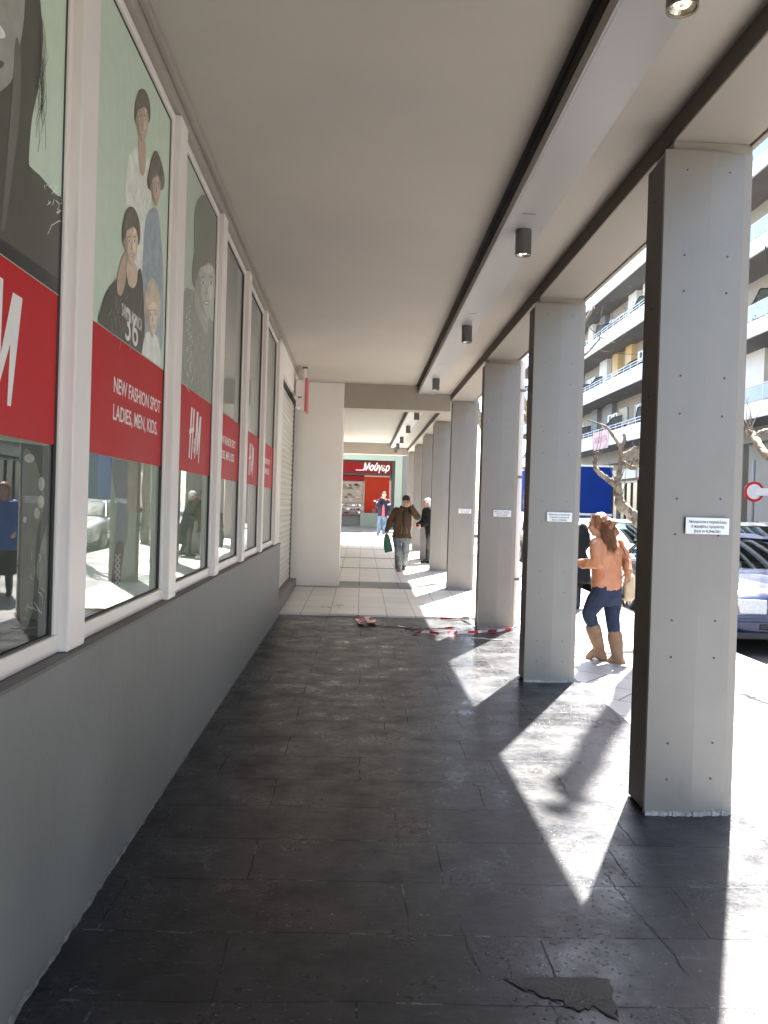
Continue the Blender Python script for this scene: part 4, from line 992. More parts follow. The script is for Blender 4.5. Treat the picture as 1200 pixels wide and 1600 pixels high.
fb = empty('green_folder', tuple(W3(604.5, 836, Ym-.06)), label='dark green carrier bag held low in the hand of the man in the brown coat', cat='bag')
b = MB(); loft(b, [Vector((0, 0, .02)), Vector((0, 0, -.04)), Vector((.02, 0, -.22)), Vector((.05, 0, -.34)), Vector((.055, 0, -.36))], [.045, .07, .085, .09, .088], [.012, .022, .035, .035, .01], Vector((1, .15, 0)))
remeshed(b, 'bag_body', mat('dark_green_plastic', (.012, .085, .050), .4, .15, 9), fb, .009, .006, 10, 1)
fb.name = 'carrier_bag'
MB().tube([(-.03, 0, .0), (-.015, 0, .055), (.015, 0, .055), (.03, 0, .0)], .006, 6).build('handle', mat('green_handle', (.012, .07, .04), .5), fb)

# --- man in front of the red shop, phone at his ear
Yf = 31.0
J = {'hipL': W3(601.5, 806, Yf), 'hipR': W3(594, 806, Yf), 'knL': W3(601, 820, Yf-.05), 'knR': W3(592.5, 821, Yf-.08), 'anL': W3(599.5, 834.5, Yf-.05), 'anR': W3(590.5, 835.5, Yf), 
     'toeL': W3(600, 836.5, Yf-.22), 'toeR': W3(588.5, 837.5, Yf-.16), 'shL': W3(606, 783, Yf), 'shR': W3(592, 783, Yf), 'elL': W3(608.5, 795, Yf), 'wrL': W3(606, 805, Yf-.1),
     'elR': W3(589.5, 791, Yf-.2), 'wrR': W3(595.5, 779.5, Yf-.16), 'head': W3(600.5, 773, Yf), 'face': Vector((.25, -1, -.05)), 'hup': (0, 0, 1)}
root, o0, G = person('man in navy jacket and blue jeans phoning in front of the red shop', (J['toeL'].x, Yf, zf(Yf)-.02), J, (.1, -1, 0), None,
    {'handL': ((0, 0, -1), (1, 0, 0), (0, -1, 0), .8), 'handR': ((.2, .1, 1), (1, 0, 0), (0, -1, 0), .8)}, vox=.014)
trousers(root, o0, J, G, fabric('light_blue_denim', (.07, .115, .18), .85, .4, 5), (.092, .074, .070), .013, .006)
jk = coat(root, o0, J, G, fabric('navy_nylon', (.010, .014, .034), .8, .1, 8), 'jacket', .02, .185, (.078, .068, .05), .012, .010)
for sd in 'LR':
    a, e = J['sh'+sd], J['el'+sd]; p = a.lerp(e, .42)-o0; MB().tube([a.lerp(e, .35)-o0, a.lerp(e, .52)-o0], .080, 14).build('sleeve_stripe', mat('pale_stripe', (.42, .42, .43), .8), jk, smooth=True)
    b = MB(); cap(b, J['sh'+sd]-o0+Vector((0, 0, .012)), .062, J['sh'+sd].lerp(G['sh'], .55)-o0+Vector((0, -.01, .04)), .055); b.build('shoulder_yoke', mat('coral_cloth', (.32, .10, .07), .8), jk, smooth=True)
    b = MB(); shoe(b, J['an'+sd], J['toe'+sd]); remeshed(b, 'shoe', mat('grey_shoe', (.25, .24, .24), .6), root, .013, 0, 8, 1, o0)
c = (J['hipL']+J['hipR'])/2-o0
MB().prism([(c.x-.035, c.z-.02), (c.x+.075, c.z-.02), (c.x+.06, c.z+.32), (c.x+.03, c.z+.46), (c.x-.01, c.z+.40)], c.y-.165, c.y-.12, 'y').build('shirt', mat('red_check_shirt', (.36, .06, .06), .8, .3, 30), root)
b = MB(); P = G['P']; mt = Matrix((G['r'], G['f'], G['u'])).transposed(); b.ell(P(0, -.02, .045), .082, .10, .075, 9, mt); b.ell(P(0, .04, .085), .055, .04, .025, 8, mt)
remeshed(b, 'hair', mat('brown_hair', (.10, .06, .035), .6, .3, 30), root, .012, .004, 30, 1, o0)

# --- person in a long black coat with white hair, half hidden by the fifth column
def coated(label, x, y, z, face, h, coatm, hairm, legm, hem=.42, bootm=None, lean=0, skirt=None, arms=(0, 0)):
    k = h/1.65; F = Vector((*face, 0)).normalized(); Rt = F.cross(Vector((0, 0, 1))); B_ = Vector((x, y, z))
    Q = lambda r, f, u: B_+Rt*r*k+F*f*k+Vector((0, 0, u*k))
    J = {'hipL': Q(-.085, 0, .86), 'hipR': Q(.085, 0, .86), 'knL': Q(-.09, .10, .48), 'knR': Q(.09, -.02, .48), 'anL': Q(-.09, .12, .09), 'anR': Q(.09, -.20, .10), 'toeL': Q(-.09, .27, .035), 'toeR': Q(.09, -.06, .035),
         'shL': Q(-.17, lean, 1.34), 'shR': Q(.17, lean, 1.34), 'elL': Q(-.22, lean+.02+arms[0], 1.08), 'elR': Q(.22, lean+.02+arms[1], 1.08), 'wrL': Q(-.18, lean+.20, .96), 'wrR': Q(.18, lean+.20, .96),
         'head': Q(0, lean+.03, 1.54), 'face': F+Vector((0, 0, -.15))}
    root, o0, G = person(label, (x, y, z), J, F, None, {'handL': (F*.8+Vector((0, 0, -.5)), Rt, Vector((0, 0, 1)), .9), 'handR': (F*.8+Vector((0, 0, -.5)), -Rt, Vector((0, 0, 1)), .9)}, vox=.012, s=k)
    trousers(root, o0, J, G, legm, (.082, .058, .045), .012, .003)
    coat(root, o0, J, G, coatm, 'coat', (hem+.14)*k, .20, (.075, .064, .05), .011, .010, flare=1.3)
    if skirt is not None:
        b = MB(); hc = G['hipc']; loft(b, [hc+Vector((0, 0, .1)), hc-Vector((0, 0, .1)), hc-Vector((0, 0, .52))], [.15, .18, .20], [.11, .14, .18], Rt); remeshed(b, 'skirt', skirt, root, .012, .008, 9, 2, o0)
    for sd in 'LR':
        b = MB(); a = J['an'+sd]; shoe(b, a, J['toe'+sd]); chain(b, [J['kn'+sd].lerp(a, .35), a], [.060, .048]); remeshed(b, 'boot', bootm, root, .011, 0, 8, 1, o0)
    b = MB(); P = G['P']; mt = Matrix((G['r'], G['f'], G['u'])).transposed(); b.ell(P(0, -.03, .04), .095*k, .105*k, .09*k, 9, mt); b.ell(P(0, -.06, -.04), .09*k, .07*k, .08*k, 8, mt)
    remeshed(b, 'hair', hairm, root, .010, .008, 24, 1, o0)
    return root
blackcloth = fabric('black_wool', (.014, .014, .016), .9, .15, 10); wh = mat('white_hair', (.72, .70, .66), .6, .1, 30, bump=.5, bscale=150)
greyleg = mat('grey_stocking', (.10, .10, .10), .8); bb = mat('black_boot', (.012, .012, .013), .35)
coated('white haired person in a long black coat and boots, half hidden behind the fifth column', 1.70, 19.3, zf(19.3)+.026, (-.9, -.25), 1.55, blackcloth, wh, greyleg, .40, bb, lean=.12)
coated('blue jacketed person hidden behind the second column, seen reflected in the window', 2.86, 11.7, zf(11.7), (-.3, -.95), 1.64, fabric('royal_blue_nylon', (.03, .10, .38), .5, .1, 8), mat('chestnut_hair', (.16, .07, .03), .5, .3, 30), bb, .02, bb, skirt=blackcloth)
coated('dark clothed pedestrian with white hair between the second column and the orange jacket', 3.29, 12.3, zf(12.3), (.2, 1), 1.50, blackcloth, wh, bb, .30, bb)

# ------------------------------------------------------------------ bare pollarded trees
bark = bpy.data.materials.new('plane_tree_bark'); bark.use_nodes = True; t = bark.node_tree; bs = t.nodes['Principled BSDF']; bs.inputs['Roughness'].default_value = .85
tc = t.nodes.new('ShaderNodeTexCoord'); vo = t.nodes.new('ShaderNodeTexVoronoi'); vo.inputs['Scale'].default_value = 17; t.links.new(tc.outputs['Object'], vo.inputs['Vector'])
rp = t.nodes.new('ShaderNodeValToRGB'); rp.color_ramp.elements[0].color = (.15, .12, .09, 1); rp.color_ramp.elements[1].color = (.30, .26, .20, 1); rp.color_ramp.elements[0].position = .25; rp.color_ramp.elements[1].position = .75
t.links.new(vo.outputs['Color'], rp.inputs[0]); t.links.new(rp.outputs[0], bs.inputs['Base Color'])
n2 = t.nodes.new('ShaderNodeTexNoise'); n2.inputs['Scale'].default_value = 35; t.links.new(tc.outputs['Object'], n2.inputs['Vector']); bp = t.nodes.new('ShaderNodeBump'); bp.inputs['Strength'].default_value = .6; bp.inputs['Distance'].default_value = .02
t.links.new(n2.outputs[0], bp.inputs['Height']); t.links.new(bp.outputs[0], bs.inputs['Normal'])
def limb(mb, P, r0, r1, seed, n=9, wob=.10, o0=Vector()):
    rr = random.Random(seed); P = [Vector(p) for p in P]; out = []
    for i in range(len(P)-1):
        p0 = P[max(i-1, 0)]; p1 = P[i]; p2 = P[i+1]; p3 = P[min(i+2, len(P)-1)]; k = 5
        for j in range(k): t = j/k; out.append(.5*((2*p1)+(-p0+p2)*t+(2*p0-5*p1+4*p2-p3)*t*t+(-p0+3*p1-3*p2+p3)*t**3))
    out.append(P[-1]); N_ = len(out); rad = [(r0+(r1-r0)*i/(N_-1))*(1+wob*2*(rr.random()-.5)+(.16 if i % 5 == 0 else 0)) for i in range(N_)]
    out = [p+Vector((rr.uniform(-1, 1), rr.uniform(-1, 1), rr.uniform(-1, 1)))*rad[i]*.18-o0 for i, p in enumerate(out)]
    mb.tube(out, rad, n); mb.ell(out[-1], rad[-1]*1.15, rad[-1]*1.15, rad[-1]*1.1, 5)
def twigs(mb, p, d, n, ln, seed, o0=Vector(), r=.008):
    rr = random.Random(seed)
    for k in range(n):
        q = Vector(p); e = (Vector(d).normalized()+Vector((rr.uniform(-.8, .8), rr.uniform(-.8, .8), rr.uniform(-.3, .8)))).normalized(); pl = [q-o0]
        L_ = ln*rr.uniform(.5, 1)
        for j in range(4): q = q+e*L_/4; e = (e+Vector((rr.uniform(-.2, .2), rr.uniform(-.2, .2), .12))).normalized(); pl.append(q-o0)
        mb.tube(pl, [r, r*.8, r*.6, r*.45, r*.3], 5)
def tree(base, label, seed, H, low=None, lean=(0, 0), r0=.15, fork=3.2, nl=5, spread=1.3, side=True):
    o0 = Vector(base); t = empty('plane_tree', base, label=label, cat='tree', group='bare pollarded plane trees along the kerb'); rr = random.Random(seed)
    mb = MB(); f = o0+Vector((lean[0], lean[1], fork)); mid = o0.lerp(f, .5)+Vector((rr.uniform(-.04, .04), rr.uniform(-.04, .04), 0))
    limb(mb, [o0-Vector((0, 0, .1)), o0+Vector((0, 0, .3)), mid, f], r0*1.15, r0*.85, seed, 12, .06, o0); mb.build('trunk', bark, t, smooth=True)
    cm = MB()
    for k in range(nl):
        a = 6.283*k/nl+rr.uniform(-.4, .4); s = spread*rr.uniform(.6, 1.1); e = f+Vector((math.cos(a)*s, math.sin(a)*s, (H-fork)*rr.uniform(.65, 1)))
        m1 = f.lerp(e, .35)+Vector((math.cos(a)*s*.25, math.sin(a)*s*.25, 0)); m2 = f.lerp(e, .7)+Vector((rr.uniform(-.15, .15), rr.uniform(-.15, .15), 0))
        limb(cm, [f, m1, m2, e], r0*.5, r0*.3, seed+k, 8, .1, o0); twigs(cm, e, (math.cos(a)*.3, math.sin(a)*.3, 1), 3, .7, seed*3+k, o0)
        for j in range(1 if side else 0):
            b0 = m1.lerp(e, rr.uniform(.2, .8)); b1 = b0+Vector((rr.uniform(-.7, .7), rr.uniform(-.7, .7), rr.uniform(.1, .6))); limb(cm, [b0, b0.lerp(b1, .5)+Vector((0, 0, -.05)), b1], r0*.24, r0*.17, seed+k*7+j, 7, .1, o0); twigs(cm, b1, b1-b0, 5, .8, seed+k+j, o0)
    if low:
        for pl, a, b in low: limb(cm, pl, a, b, seed+len(pl), 8, .12, o0)
        for pl, a, b in low:
            if b > .02: twigs(cm, pl[-1], Vector(pl[-1])-Vector(pl[-2])+Vector((0, 0, .25)), 4, .55, seed+int(a*1000), o0, .006)
    cm.build('crown', bark, t, smooth=True); return t
w = lambda x, y, Y=9.45: W3(x, y, Y)
low = [([Vector((3.58, 9.3, .75)), w(1018, 832), w(1000, 816), w(988, 804), w(975, 794), w(968, 786)], .075, .055),
       ([w(968, 786), w(966, 772), w(964, 757)], .055, .046), ([w(964, 760), w(955, 752), w(946, 746), w(938, 740), w(931, 732), w(929, 722)], .038, .022), ([w(929, 724), w(932, 716), w(934, 708)], .028, .016),
       ([w(964, 757), w(966, 746), w(969, 734), w(970, 720), w(970, 706), w(968, 694)], .034, .020), ([w(968, 696), w(957, 680), w(947, 667), w(935, 662), w(919, 657)], .022, .008),
       ([w(971, 712), w(978, 709), w(985, 705), w(992, 700)], .026, .020), ([w(972, 722), w(978, 725), w(984, 730), w(992, 731)], .030, .026), ([w(964, 764), w(962, 752), w(963, 747)], .03, .02), ([w(970, 700), w(976, 688), w(975, 680)], .024, .018),
       ([w(984, 728), w(990, 718), w(994, 706)], .014, .012)]
tree((3.58, 9.3, -.02), 'bare pollarded tree behind the nearest column, low limb reaching over the auburn haired woman', 3, 8.3, low=low, r0=.12, nl=2, fork=7.6, spread=.10, side=False)
low = [([Vector((3.95, 6.6, 1.7)), W3(1245, 738, 7.2), W3(1215, 722, 7.6), W3(1196, 710, 7.8), W3(1184, 692, 8.0), W3(1176, 678, 8.2)], .055, .032), ([W3(1176, 680, 8.2), W3(1168, 676, 8.2)], .03, .024), ([W3(1180, 684, 8.1), W3(1188, 676, 8.1), W3(1199, 672, 8.2)], .025, .02)]
tree((3.95, 6.6, -.02), 'bare tree whose forked limb reaches in at the right edge above the blue car', 8, 4.6, low=low, r0=.13, nl=3, fork=3.2, spread=.5)
tree((3.7, 17.5, zf(17.5)), 'bare street tree farther along the kerb beyond the white car', 13, 7.0, r0=.12, nl=5)
tree((3.7, 23.5, zf(23.5)), 'farthest bare street tree along the kerb', 17, 7.0, r0=.12, nl=5)

# ------------------------------------------------------------------ cars
tyre = mat('tyre_rubber', (.018, .018, .018), .85, .1); rim = mat('alloy_rim', (.40, .40, .42), .3, .05, metal=.8); plast = mat('black_trim', (.02, .02, .021), .55, .1)
cgl = glassmat('car_glass', (.35, .42, .42), 1.5, 1.3); chrome = mat('chrome', (.6, .6, .6), .12, .03, metal=1.0); lens = mat('headlight_lens', (.62, .64, .66), .12, .15, 40, spec=.8, coat=.6); redl = mat('tail_lens', (.4, .015, .015), .2, coat=.5)
def car(x, y, z, rz, paint, label, L=4.2, Wd=1.74, H=1.40, box=False):
    """front bumper at local y=0, body runs to +y"""
    c = empty('parked_car', (x, y, z), rz, label, 'car', 'cars parked along the kerb'); hw = Wd/2
    def station(yy, w, zb, zt, rnd=.10, cr=.02):
        pts = [(0, zb), (w*.80, zb), (w*.95, zb+.07), (w, zb+.20), (w*1.0, (zb+zt)/2+.03), (w*.975, zt-.10), (w*.90, zt-.02), (w*.70, zt+cr*.6), (0, zt+cr)]
        full = pts+[(-a, b) for a, b in reversed(pts[1:-1])]; return [(a, yy, b) for a, b in full]
    ST = [(0.0, hw*.84, .30, .60, 0), (.03, hw*.92, .24, .66, .01), (.12, hw*.965, .20, .735, .025), (.5, hw*.99, .20, .83, .035), (.95, hw, .20, .91, .035), (1.25, hw, .20, .945, .02), (2.2, hw, .20, .955, .0), (3.2, hw, .20, .965, .0), (L-.5, hw*.985, .22, .97, .01), (L-.12, hw*.95, .26, .95, .01), (L, hw*.86, .34, .86, 0)]
    mb = MB(); rings = [station(a, b, c_, d, cr=e) for a, b, c_, d, e in ST]; n = len(rings[0]); vs = sum(rings, []); fs = []
    for i in range(len(rings)-1):
        for k in range(n): fs.append((i*n+k, i*n+(k+1) % n, (i+1)*n+(k+1) % n, (i+1)*n+k))
    fs += [tuple(range(n-1, -1, -1)), tuple((len(rings)-1)*n+k for k in range(n))]
    mb.add(vs, fs); bd = mb.build('body', paint, c, smooth=True); sb = bd.modifiers.new('s', 'SUBSURF'); sb.levels = 2; sb.render_levels = 2
    # greenhouse
    gs = [(1.15, hw*.86, .93, .935), (1.75, hw*.80, .94, H-.06), (2.1, hw*.76, .945, H), (2.9, hw*.76, .95, H-.01), (L-.75, hw*.76, .955, H-.09), (L-.15, hw*.78, .95, .955)]
    def gstation(yy, w, zb, zt):
        tw = w*(1 if zt-zb < .05 else .86); pts = [(w*1.07, zb), (w*1.0, zb+(zt-zb)*.5), (tw, zt-.04 if zt-zb > .1 else zt), (tw*.85, zt), (0, zt+.015)]
        return [(a, yy, b) for a, b in pts]+[(-a, yy, b) for a, b in reversed(pts[:-1])]
    rings = [gstation(*g_) for g_ in gs]; n = len(rings[0]); vs = sum(rings, []); fs = []
    for i in range(len(rings)-1):
        for k in range(n-1): fs.append((i*n+k, i*n+k+1, (i+1)*n+k+1, (i+1)*n+k))
    go = MB().add(vs, fs).build('windows', cgl, c, smooth=True)
    # roof and pillars in paint, slightly proud
    rf = MB()
    for i in range(1, 4):
        for k in (2, 3, 4, 5): q = [rings[i][k], rings[i][k+1], rings[i+1][k+1], rings[i+1][k]]; rf.quad(*[(p[0]*1.004, p[1], p[2]+.006) for p in q])
    rf.build('roof', paint, c, smooth=True)
    for sg in (-1, 1):
        for a, b in (((hw*.93, 1.12, .93), (hw*.70, 1.78, H-.055)), ((hw*.86, 2.45, .95), (hw*.665, 2.45, H-.02)), ((hw*.88, L-.30, .95), (hw*.68, L-.80, H-.08)), ((hw*.70, 1.76, H-.045), (hw*.67, L-.78, H-.075))):
            MB().bar((a[0]*sg, a[1], a[2]), (b[0]*sg, b[1], b[2]), .05).build('pillar', paint, c, bevel=.012)
    MB().box((-hw*.62, 1.5, .95), (hw*.62, L-.9, 1.0)).box((-.62, 1.95, .98), (-.16, 2.1, 1.22)).box((.16, 1.95, .98), (.62, 2.1, 1.22)).build('seats', plast, c, bevel=.02)
    for sg, nm in ((-1, 'l'), (1, 'r')):
        hb = MB().prism([(sg*hw*.46, -.008), (sg*hw*.80, .0), (sg*hw*.93, .10), (sg*hw*.955, .22), (sg*hw*.80, .12), (sg*hw*.46, .03)], .50, .665); ho = hb.build('headlight', lens, c, bevel=.012)
        MB().tube([(sg*hw*.64, .012, .585), (sg*hw*.64, -.009, .585)], [.060, .058], 16).build('reflector', lens, ho)
        MB().box((sg*hw*.60, L-.02, .62), (sg*hw*.90, L-.06, .84)).build('tail_light', redl, c, bevel=.01)
        mi = MB().ell((sg*(hw+.10), 1.42, 1.0), .09, .05, .06, 8).bar((sg*hw*.9, 1.42, .96), (sg*(hw+.06), 1.42, .985), .03); mi.build('mirror', paint, c, smooth=True)
        for yy in (.78, L-.82):
            MB().tube([(sg*(hw-.20), yy, .30), (sg*(hw+.004), yy, .30)], [.345, .345], 28).build('wheel_arch', plast, c)
            wo = MB().tube([(sg*(hw-.19), yy, .30), (sg*(hw-.17), yy, .30), (sg*(hw-.02), yy, .30), (sg*(hw+.012), yy, .30)], [.27, .30, .30, .285], 28).build('wheel', tyre, c)
            rb = MB().tube([(sg*(hw+.010), yy, .30), (sg*(hw+.018), yy, .30)], [.20, .19], 24)
            for q in range(5): a = q*1.2566; rb.bar((sg*(hw+.02), yy, .30), (sg*(hw+.02), yy+.17*math.cos(a), .30+.17*math.sin(a)), .04, .015)
            rb.build('rim', rim, wo)
        MB().box((sg*(hw+.004), .95, .50), (sg*(hw-.02), L-.98, .535)).build('side_strip', plast, c)
        MB().box((sg*(hw+.003), 2.30, .86), (sg*(hw+.02), 2.42, .885)).build('door_handle', paint, c)
    MB().box((-hw*.42, -.012, .545), (hw*.42, .05, .655)).build('grille', plast, c, bevel=.01)
    MB().box((-hw*.86, -.014, .205), (hw*.86, .10, .285)).box((-hw*.55, -.012, .315), (hw*.55, .04, .385)).build('bumper_intake', plast, c, bevel=.015)
    MB().box((-hw*.90, -.02, .405), (hw*.90, .06, .455)).build('bumper_strip', paint, c, bevel=.012)
    MB().box((-.26, -.027, .405), (.26, -.022, .515)).build('number_plate', M['plate'], c)
    MB().bar((-.60, 1.20, .972), (-.02, 1.30, 1.01), .014).bar((.02, 1.20, .972), (.60, 1.30, 1.01), .014).build('wiper', plast, c)
    MB().box((-hw*.93, .12, .19), (hw*.93, L-.12, .30)).build('underbody', plast, c)
    return c
def cpaint(n, c): return mat(n, c, .22, .02, 2, coat=1.0, spec=.6, metal=.0)
car(5.14, 9.15, -.13, 0, cpaint('metallic_blue', (.008, .020, .082)), 'parked blue car facing the viewer at the right edge', H=1.38)
car(5.20, 14.9, -.07, 0, cpaint('white_paint', (.75, .75, .74)), 'white car parked behind the woman in the orange jacket', H=1.42)
car(7.6, 13.2, -.09, R(2), cpaint('graphite_paint', (.05, .055, .06)), 'dark grey car behind the blue car', H=1.46)
car(5.25, 21.0, .02, 0, cpaint('silver_paint', (.45, .46, .47)), 'silver car next in the row beyond the white car')
car(10.6, 24.0, .05, R(1), cpaint('pale_grey_paint', (.55, .56, .56)), 'pale grey car parked across the street')
car(10.7, 17.5, -.02, 0, cpaint('dark_red_paint', (.22, .02, .02)), 'dark red car parked across the street')

# truck with a blue tarpaulin
tk = empty('tarpaulin_truck', (8.25, 30, zf(30)-.13), label='lorry with a bright blue tarpaulin box seen behind the auburn haired woman', cat='lorry')
tarp = mat('blue_tarpaulin', (.005, .03, .20), .8, .12, 1.5, bump=.3, bscale=3, spec=.2)
MB().box((-1.2, .0, 1.30), (1.2, 5.6, 3.10)).build('tarpaulin', tarp, tk, bevel=.04)
MB().box((-1.21, -.03, 3.06), (1.21, .02, 3.13)).box((1.19, 0, 3.06), (1.22, 5.6, 3.13)).box((-1.22, -.04, 1.22), (1.22, .0, 1.30)).box((1.20, .02, 1.22), (1.23, 5.6, 1.30)).build('edging', M['plate'], tk)
MB().box((-1.19, -.02, .82), (1.19, 5.6, 1.22)).build('tailboard', mat('blue_tailboard', (.02, .06, .17), .5), tk)
MB().box((-1.0, .2, .5), (1.0, 7.4, .8)).build('chassis', plast, tk)
cb = MB().prism([(5.8, .6), (7.7, .6), (7.75, 1.5), (7.4, 2.5), (5.8, 2.55)], -1.15, 1.15, 'x').build('cab', M['frame'], tk, bevel=.06)
MB().prism([(7.36, 2.42), (7.72, 1.55), (7.74, 1.55), (7.39, 2.42)], -1.0, 1.0, 'x').build('windscreen', plast, cb)
for sx in (-1, 1):
    for yy in (1.2, 2.3, 6.6): wo = MB().tube([(sx*.85, yy, .48), (sx*1.15, yy, .48)], [.48, .48], 24).build('wheel', tyre, tk); MB().tube([(sx*1.151, yy, .48), (sx*1.17, yy, .48)], [.26, .22], 18).build('rim', rim, wo)
    MB().box((sx*1.15, -.05, .58), (sx*.85, -.02, .72)).build('tail_light', redl, tk)

# round sign
sg = empty('traffic_sign', (10.4, 21, zf(21)-.13), label='round red bordered no parking sign on a grey pole right of the nearest column', cat='traffic sign')
MB().tube([(0, 0, 0), (0, 0, 3.0)], .035, 12).build('pole', M['lamp'], sg, smooth=True)
zc = 2.15
dsk = MB().tube([(0, -.04, zc), (0, -.055, zc)], [.27, .27], 32).build('disc', mat('sign_red', (.55, .02, .02), .35), sg)
MB().tube([(0, -.0555, zc), (0, -.058, zc)], [.20, .20], 32).build('centre', mat('sign_white', (.75, .75, .75), .35), dsk)
MB().box((.06, -.075, zc-.10), (1.0, -.065, zc+.10)).build('name_plate', M['plate'], sg)

# ------------------------------------------------------------------ buildings across the street
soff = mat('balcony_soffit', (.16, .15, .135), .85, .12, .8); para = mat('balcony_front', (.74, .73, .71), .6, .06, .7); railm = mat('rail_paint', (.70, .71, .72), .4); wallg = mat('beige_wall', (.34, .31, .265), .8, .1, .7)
wally = mat('ochre_wall', (.62, .44, .22), .8, .1, .7); dgl = mat('frosted_divider', (.16, .175, .17), .4, .1); dwin = mat('dark_window', (.06, .065, .07), .12, .2, 2, spec=.7); dfr = mat('divider_frame', (.03, .03, .03), .5); wgr = mat('grey_panel_wall', (.20, .215, .23), .7, .08)
blu = mat('frosted_blue_glass', (.25, .29, .33), .25, .08, 1, spec=.6)
def balcony_block(y0, y1, x0, label, seed, style, base=zf(30), floors=7, z1=5.25, fh=3.05, wall=wallg, back=9):
    rr = random.Random(seed); r = empty('apartment_building', (x0, y0, base), label=label, cat='apartment building'); D = y1-y0; xw = 1.6
    MB().box((xw, 0, 4.4), (xw+back, D, z1+floors*fh+1)).build('wall', wall, r)
    gb = MB().box((xw+.4, .0, 0), (xw+back, D, 4.39)); gb.build('ground_floor', wallg, r)
    k = 0; yy = .3; 
    while yy < D-3:
        f = MB().box((xw+.30, yy, .5), (xw+.36, yy+3.4, 3.1)).build('shop_window', dwin, r); fm = MB()
        for q in (yy, yy+1.13, yy+2.27, yy+3.34): fm.box((xw+.22, q, .3), (xw+.299, q+.06, 3.2))
        fm.box((xw+.22, yy, 3.1), (xw+.299, yy+3.4, 3.2)).box((xw+.22, yy, .3), (xw+.299, yy+3.4, .5)).build('frame', M['stud'], f)
        MB().box((xw+.1, yy, 3.35), (xw+.39, yy+3.4, 3.95)).build('sign_band', para if k % 2 else mat('cream_band', (.58, .54, .46), .6), r, bevel=.01); yy += 3.7; k += 1
    for fl in range(floors):
        z = z1+fl*fh
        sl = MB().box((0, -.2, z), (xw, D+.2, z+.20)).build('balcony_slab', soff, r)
        if style == 'white':
            MB().box((-.10, -.2, z-.03), (.0, D+.2, z+.80)).build('parapet', para, r, bevel=.01)
        else:
            MB().box((-.10, -.2, z-.03), (.0, D+.2, z+.55)).build('parapet', para, r, bevel=.01)
            MB().box((-.06, 0, z+.60), (-.04, D, z+1.15)).build('glass_front', blu, r)
        rl = MB()
        for h in ((.95, 1.10) if style == 'white' else (1.18,)): rl.tube([(-.05, -.2, z+h), (-.05, D+.2, z+h)], .022, 8)
        q = 0
        while q < D: rl.bar((-.05, q, z+.5), (-.05, q, z+1.1), .03); q += 1.1
        rl.build('railing', railm, r)
        q = 1.2
        while q < D-1:
            MB().tube([(xw*.45, q, z-.03), (xw*.45, q, z)], [.13, .15], 14).build('soffit_lamp', M['lamp'], sl); q += 3.1
        q = rr.uniform(.5, 2)
        while q < D-1:
            pf = [(.0, z+.82), (rr.choice((.15, .55, .9)), z+rr.uniform(1.7, 2.1)), (xw, z+2.1), (xw, z+.82)]
            dv = MB().prism(pf, q, q+.012, 'y').build('divider', dgl, r); fm = MB()
            for a, b in zip(pf, pf[1:]+pf[:1]): fm.bar((a[0], q+.006, a[1]), (b[0], q+.006, b[1]), .05)
            fm.build('divider_frame', dfr, dv); q += rr.choice((3.8, 5.2, 6.6))
        q = .4
        while q < D-2.4:
            kd = rr.random(); wd = rr.uniform(1.3, 2.1)
            if kd < .75:
                wn = MB().box((xw-.04, q, z+.22), (xw-.005, q+wd, z+2.35)).build('balcony_door', dwin, r)
                fm = MB().box((xw-.07, q-.06, z+.2), (xw-.041, q, z+2.42)).box((xw-.07, q+wd, z+.2), (xw-.041, q+wd+.06, z+2.42)).box((xw-.07, q, z+2.35), (xw-.041, q+wd, z+2.42)).box((xw-.07, q+wd/2-.03, z+.2), (xw-.041, q+wd/2+.03, z+2.35)); fm.build('frame', M['frame'], wn)
                if rr.random() < .35: MB().box((xw-.12, q-.05, z+1.0+rr.random()*.8), (xw-.075, q+wd+.05, z+2.5)).build('blind', mat('cream_blind', (.60, .58, .50), .7), r)
            else: MB().box((xw-.30, q, z+.2), (xw-.002, q+wd*.8, z+fh-.02)).build('wall_panel', rr.choice((wgr, wally, para)), r)
            q += wd+rr.uniform(.6, 1.6)
        for k in range(2):
            q = rr.uniform(1, D-2); ac = MB().box((xw-.42, q, z+1.7), (xw-.10, q+.8, z+2.25)).build('air_conditioner', M['frame'], r, bevel=.02)
            MB().tube([(xw-.425, q+.3, z+1.975), (xw-.43, q+.3, z+1.975)], [.21, .21], 18).build('fan_grille', plast, ac)
    return r
balcony_block(12, 33.6, 14.4, 'apartment building with bluish glass balcony fronts at the right edge', 4, 'glass', base=zf(22), floors=6, z1=5.0)
balcony_block(35.4, 58, 14.4, 'apartment building with stacked white balconies between the second and the nearest column', 6, 'white', base=zf(45)-.2, floors=6, z1=5.2)
balcony_block(-9.6, 11.8, 14.4, 'apartment building across the street beside the viewer, reflected in the shop windows', 9, 'white', base=0, floors=6)
balcony_block(58.5, 80, 14.9, 'ochre apartment building farthest along the street', 12, 'white', base=zf(60)-.2, floors=5, wall=wally)
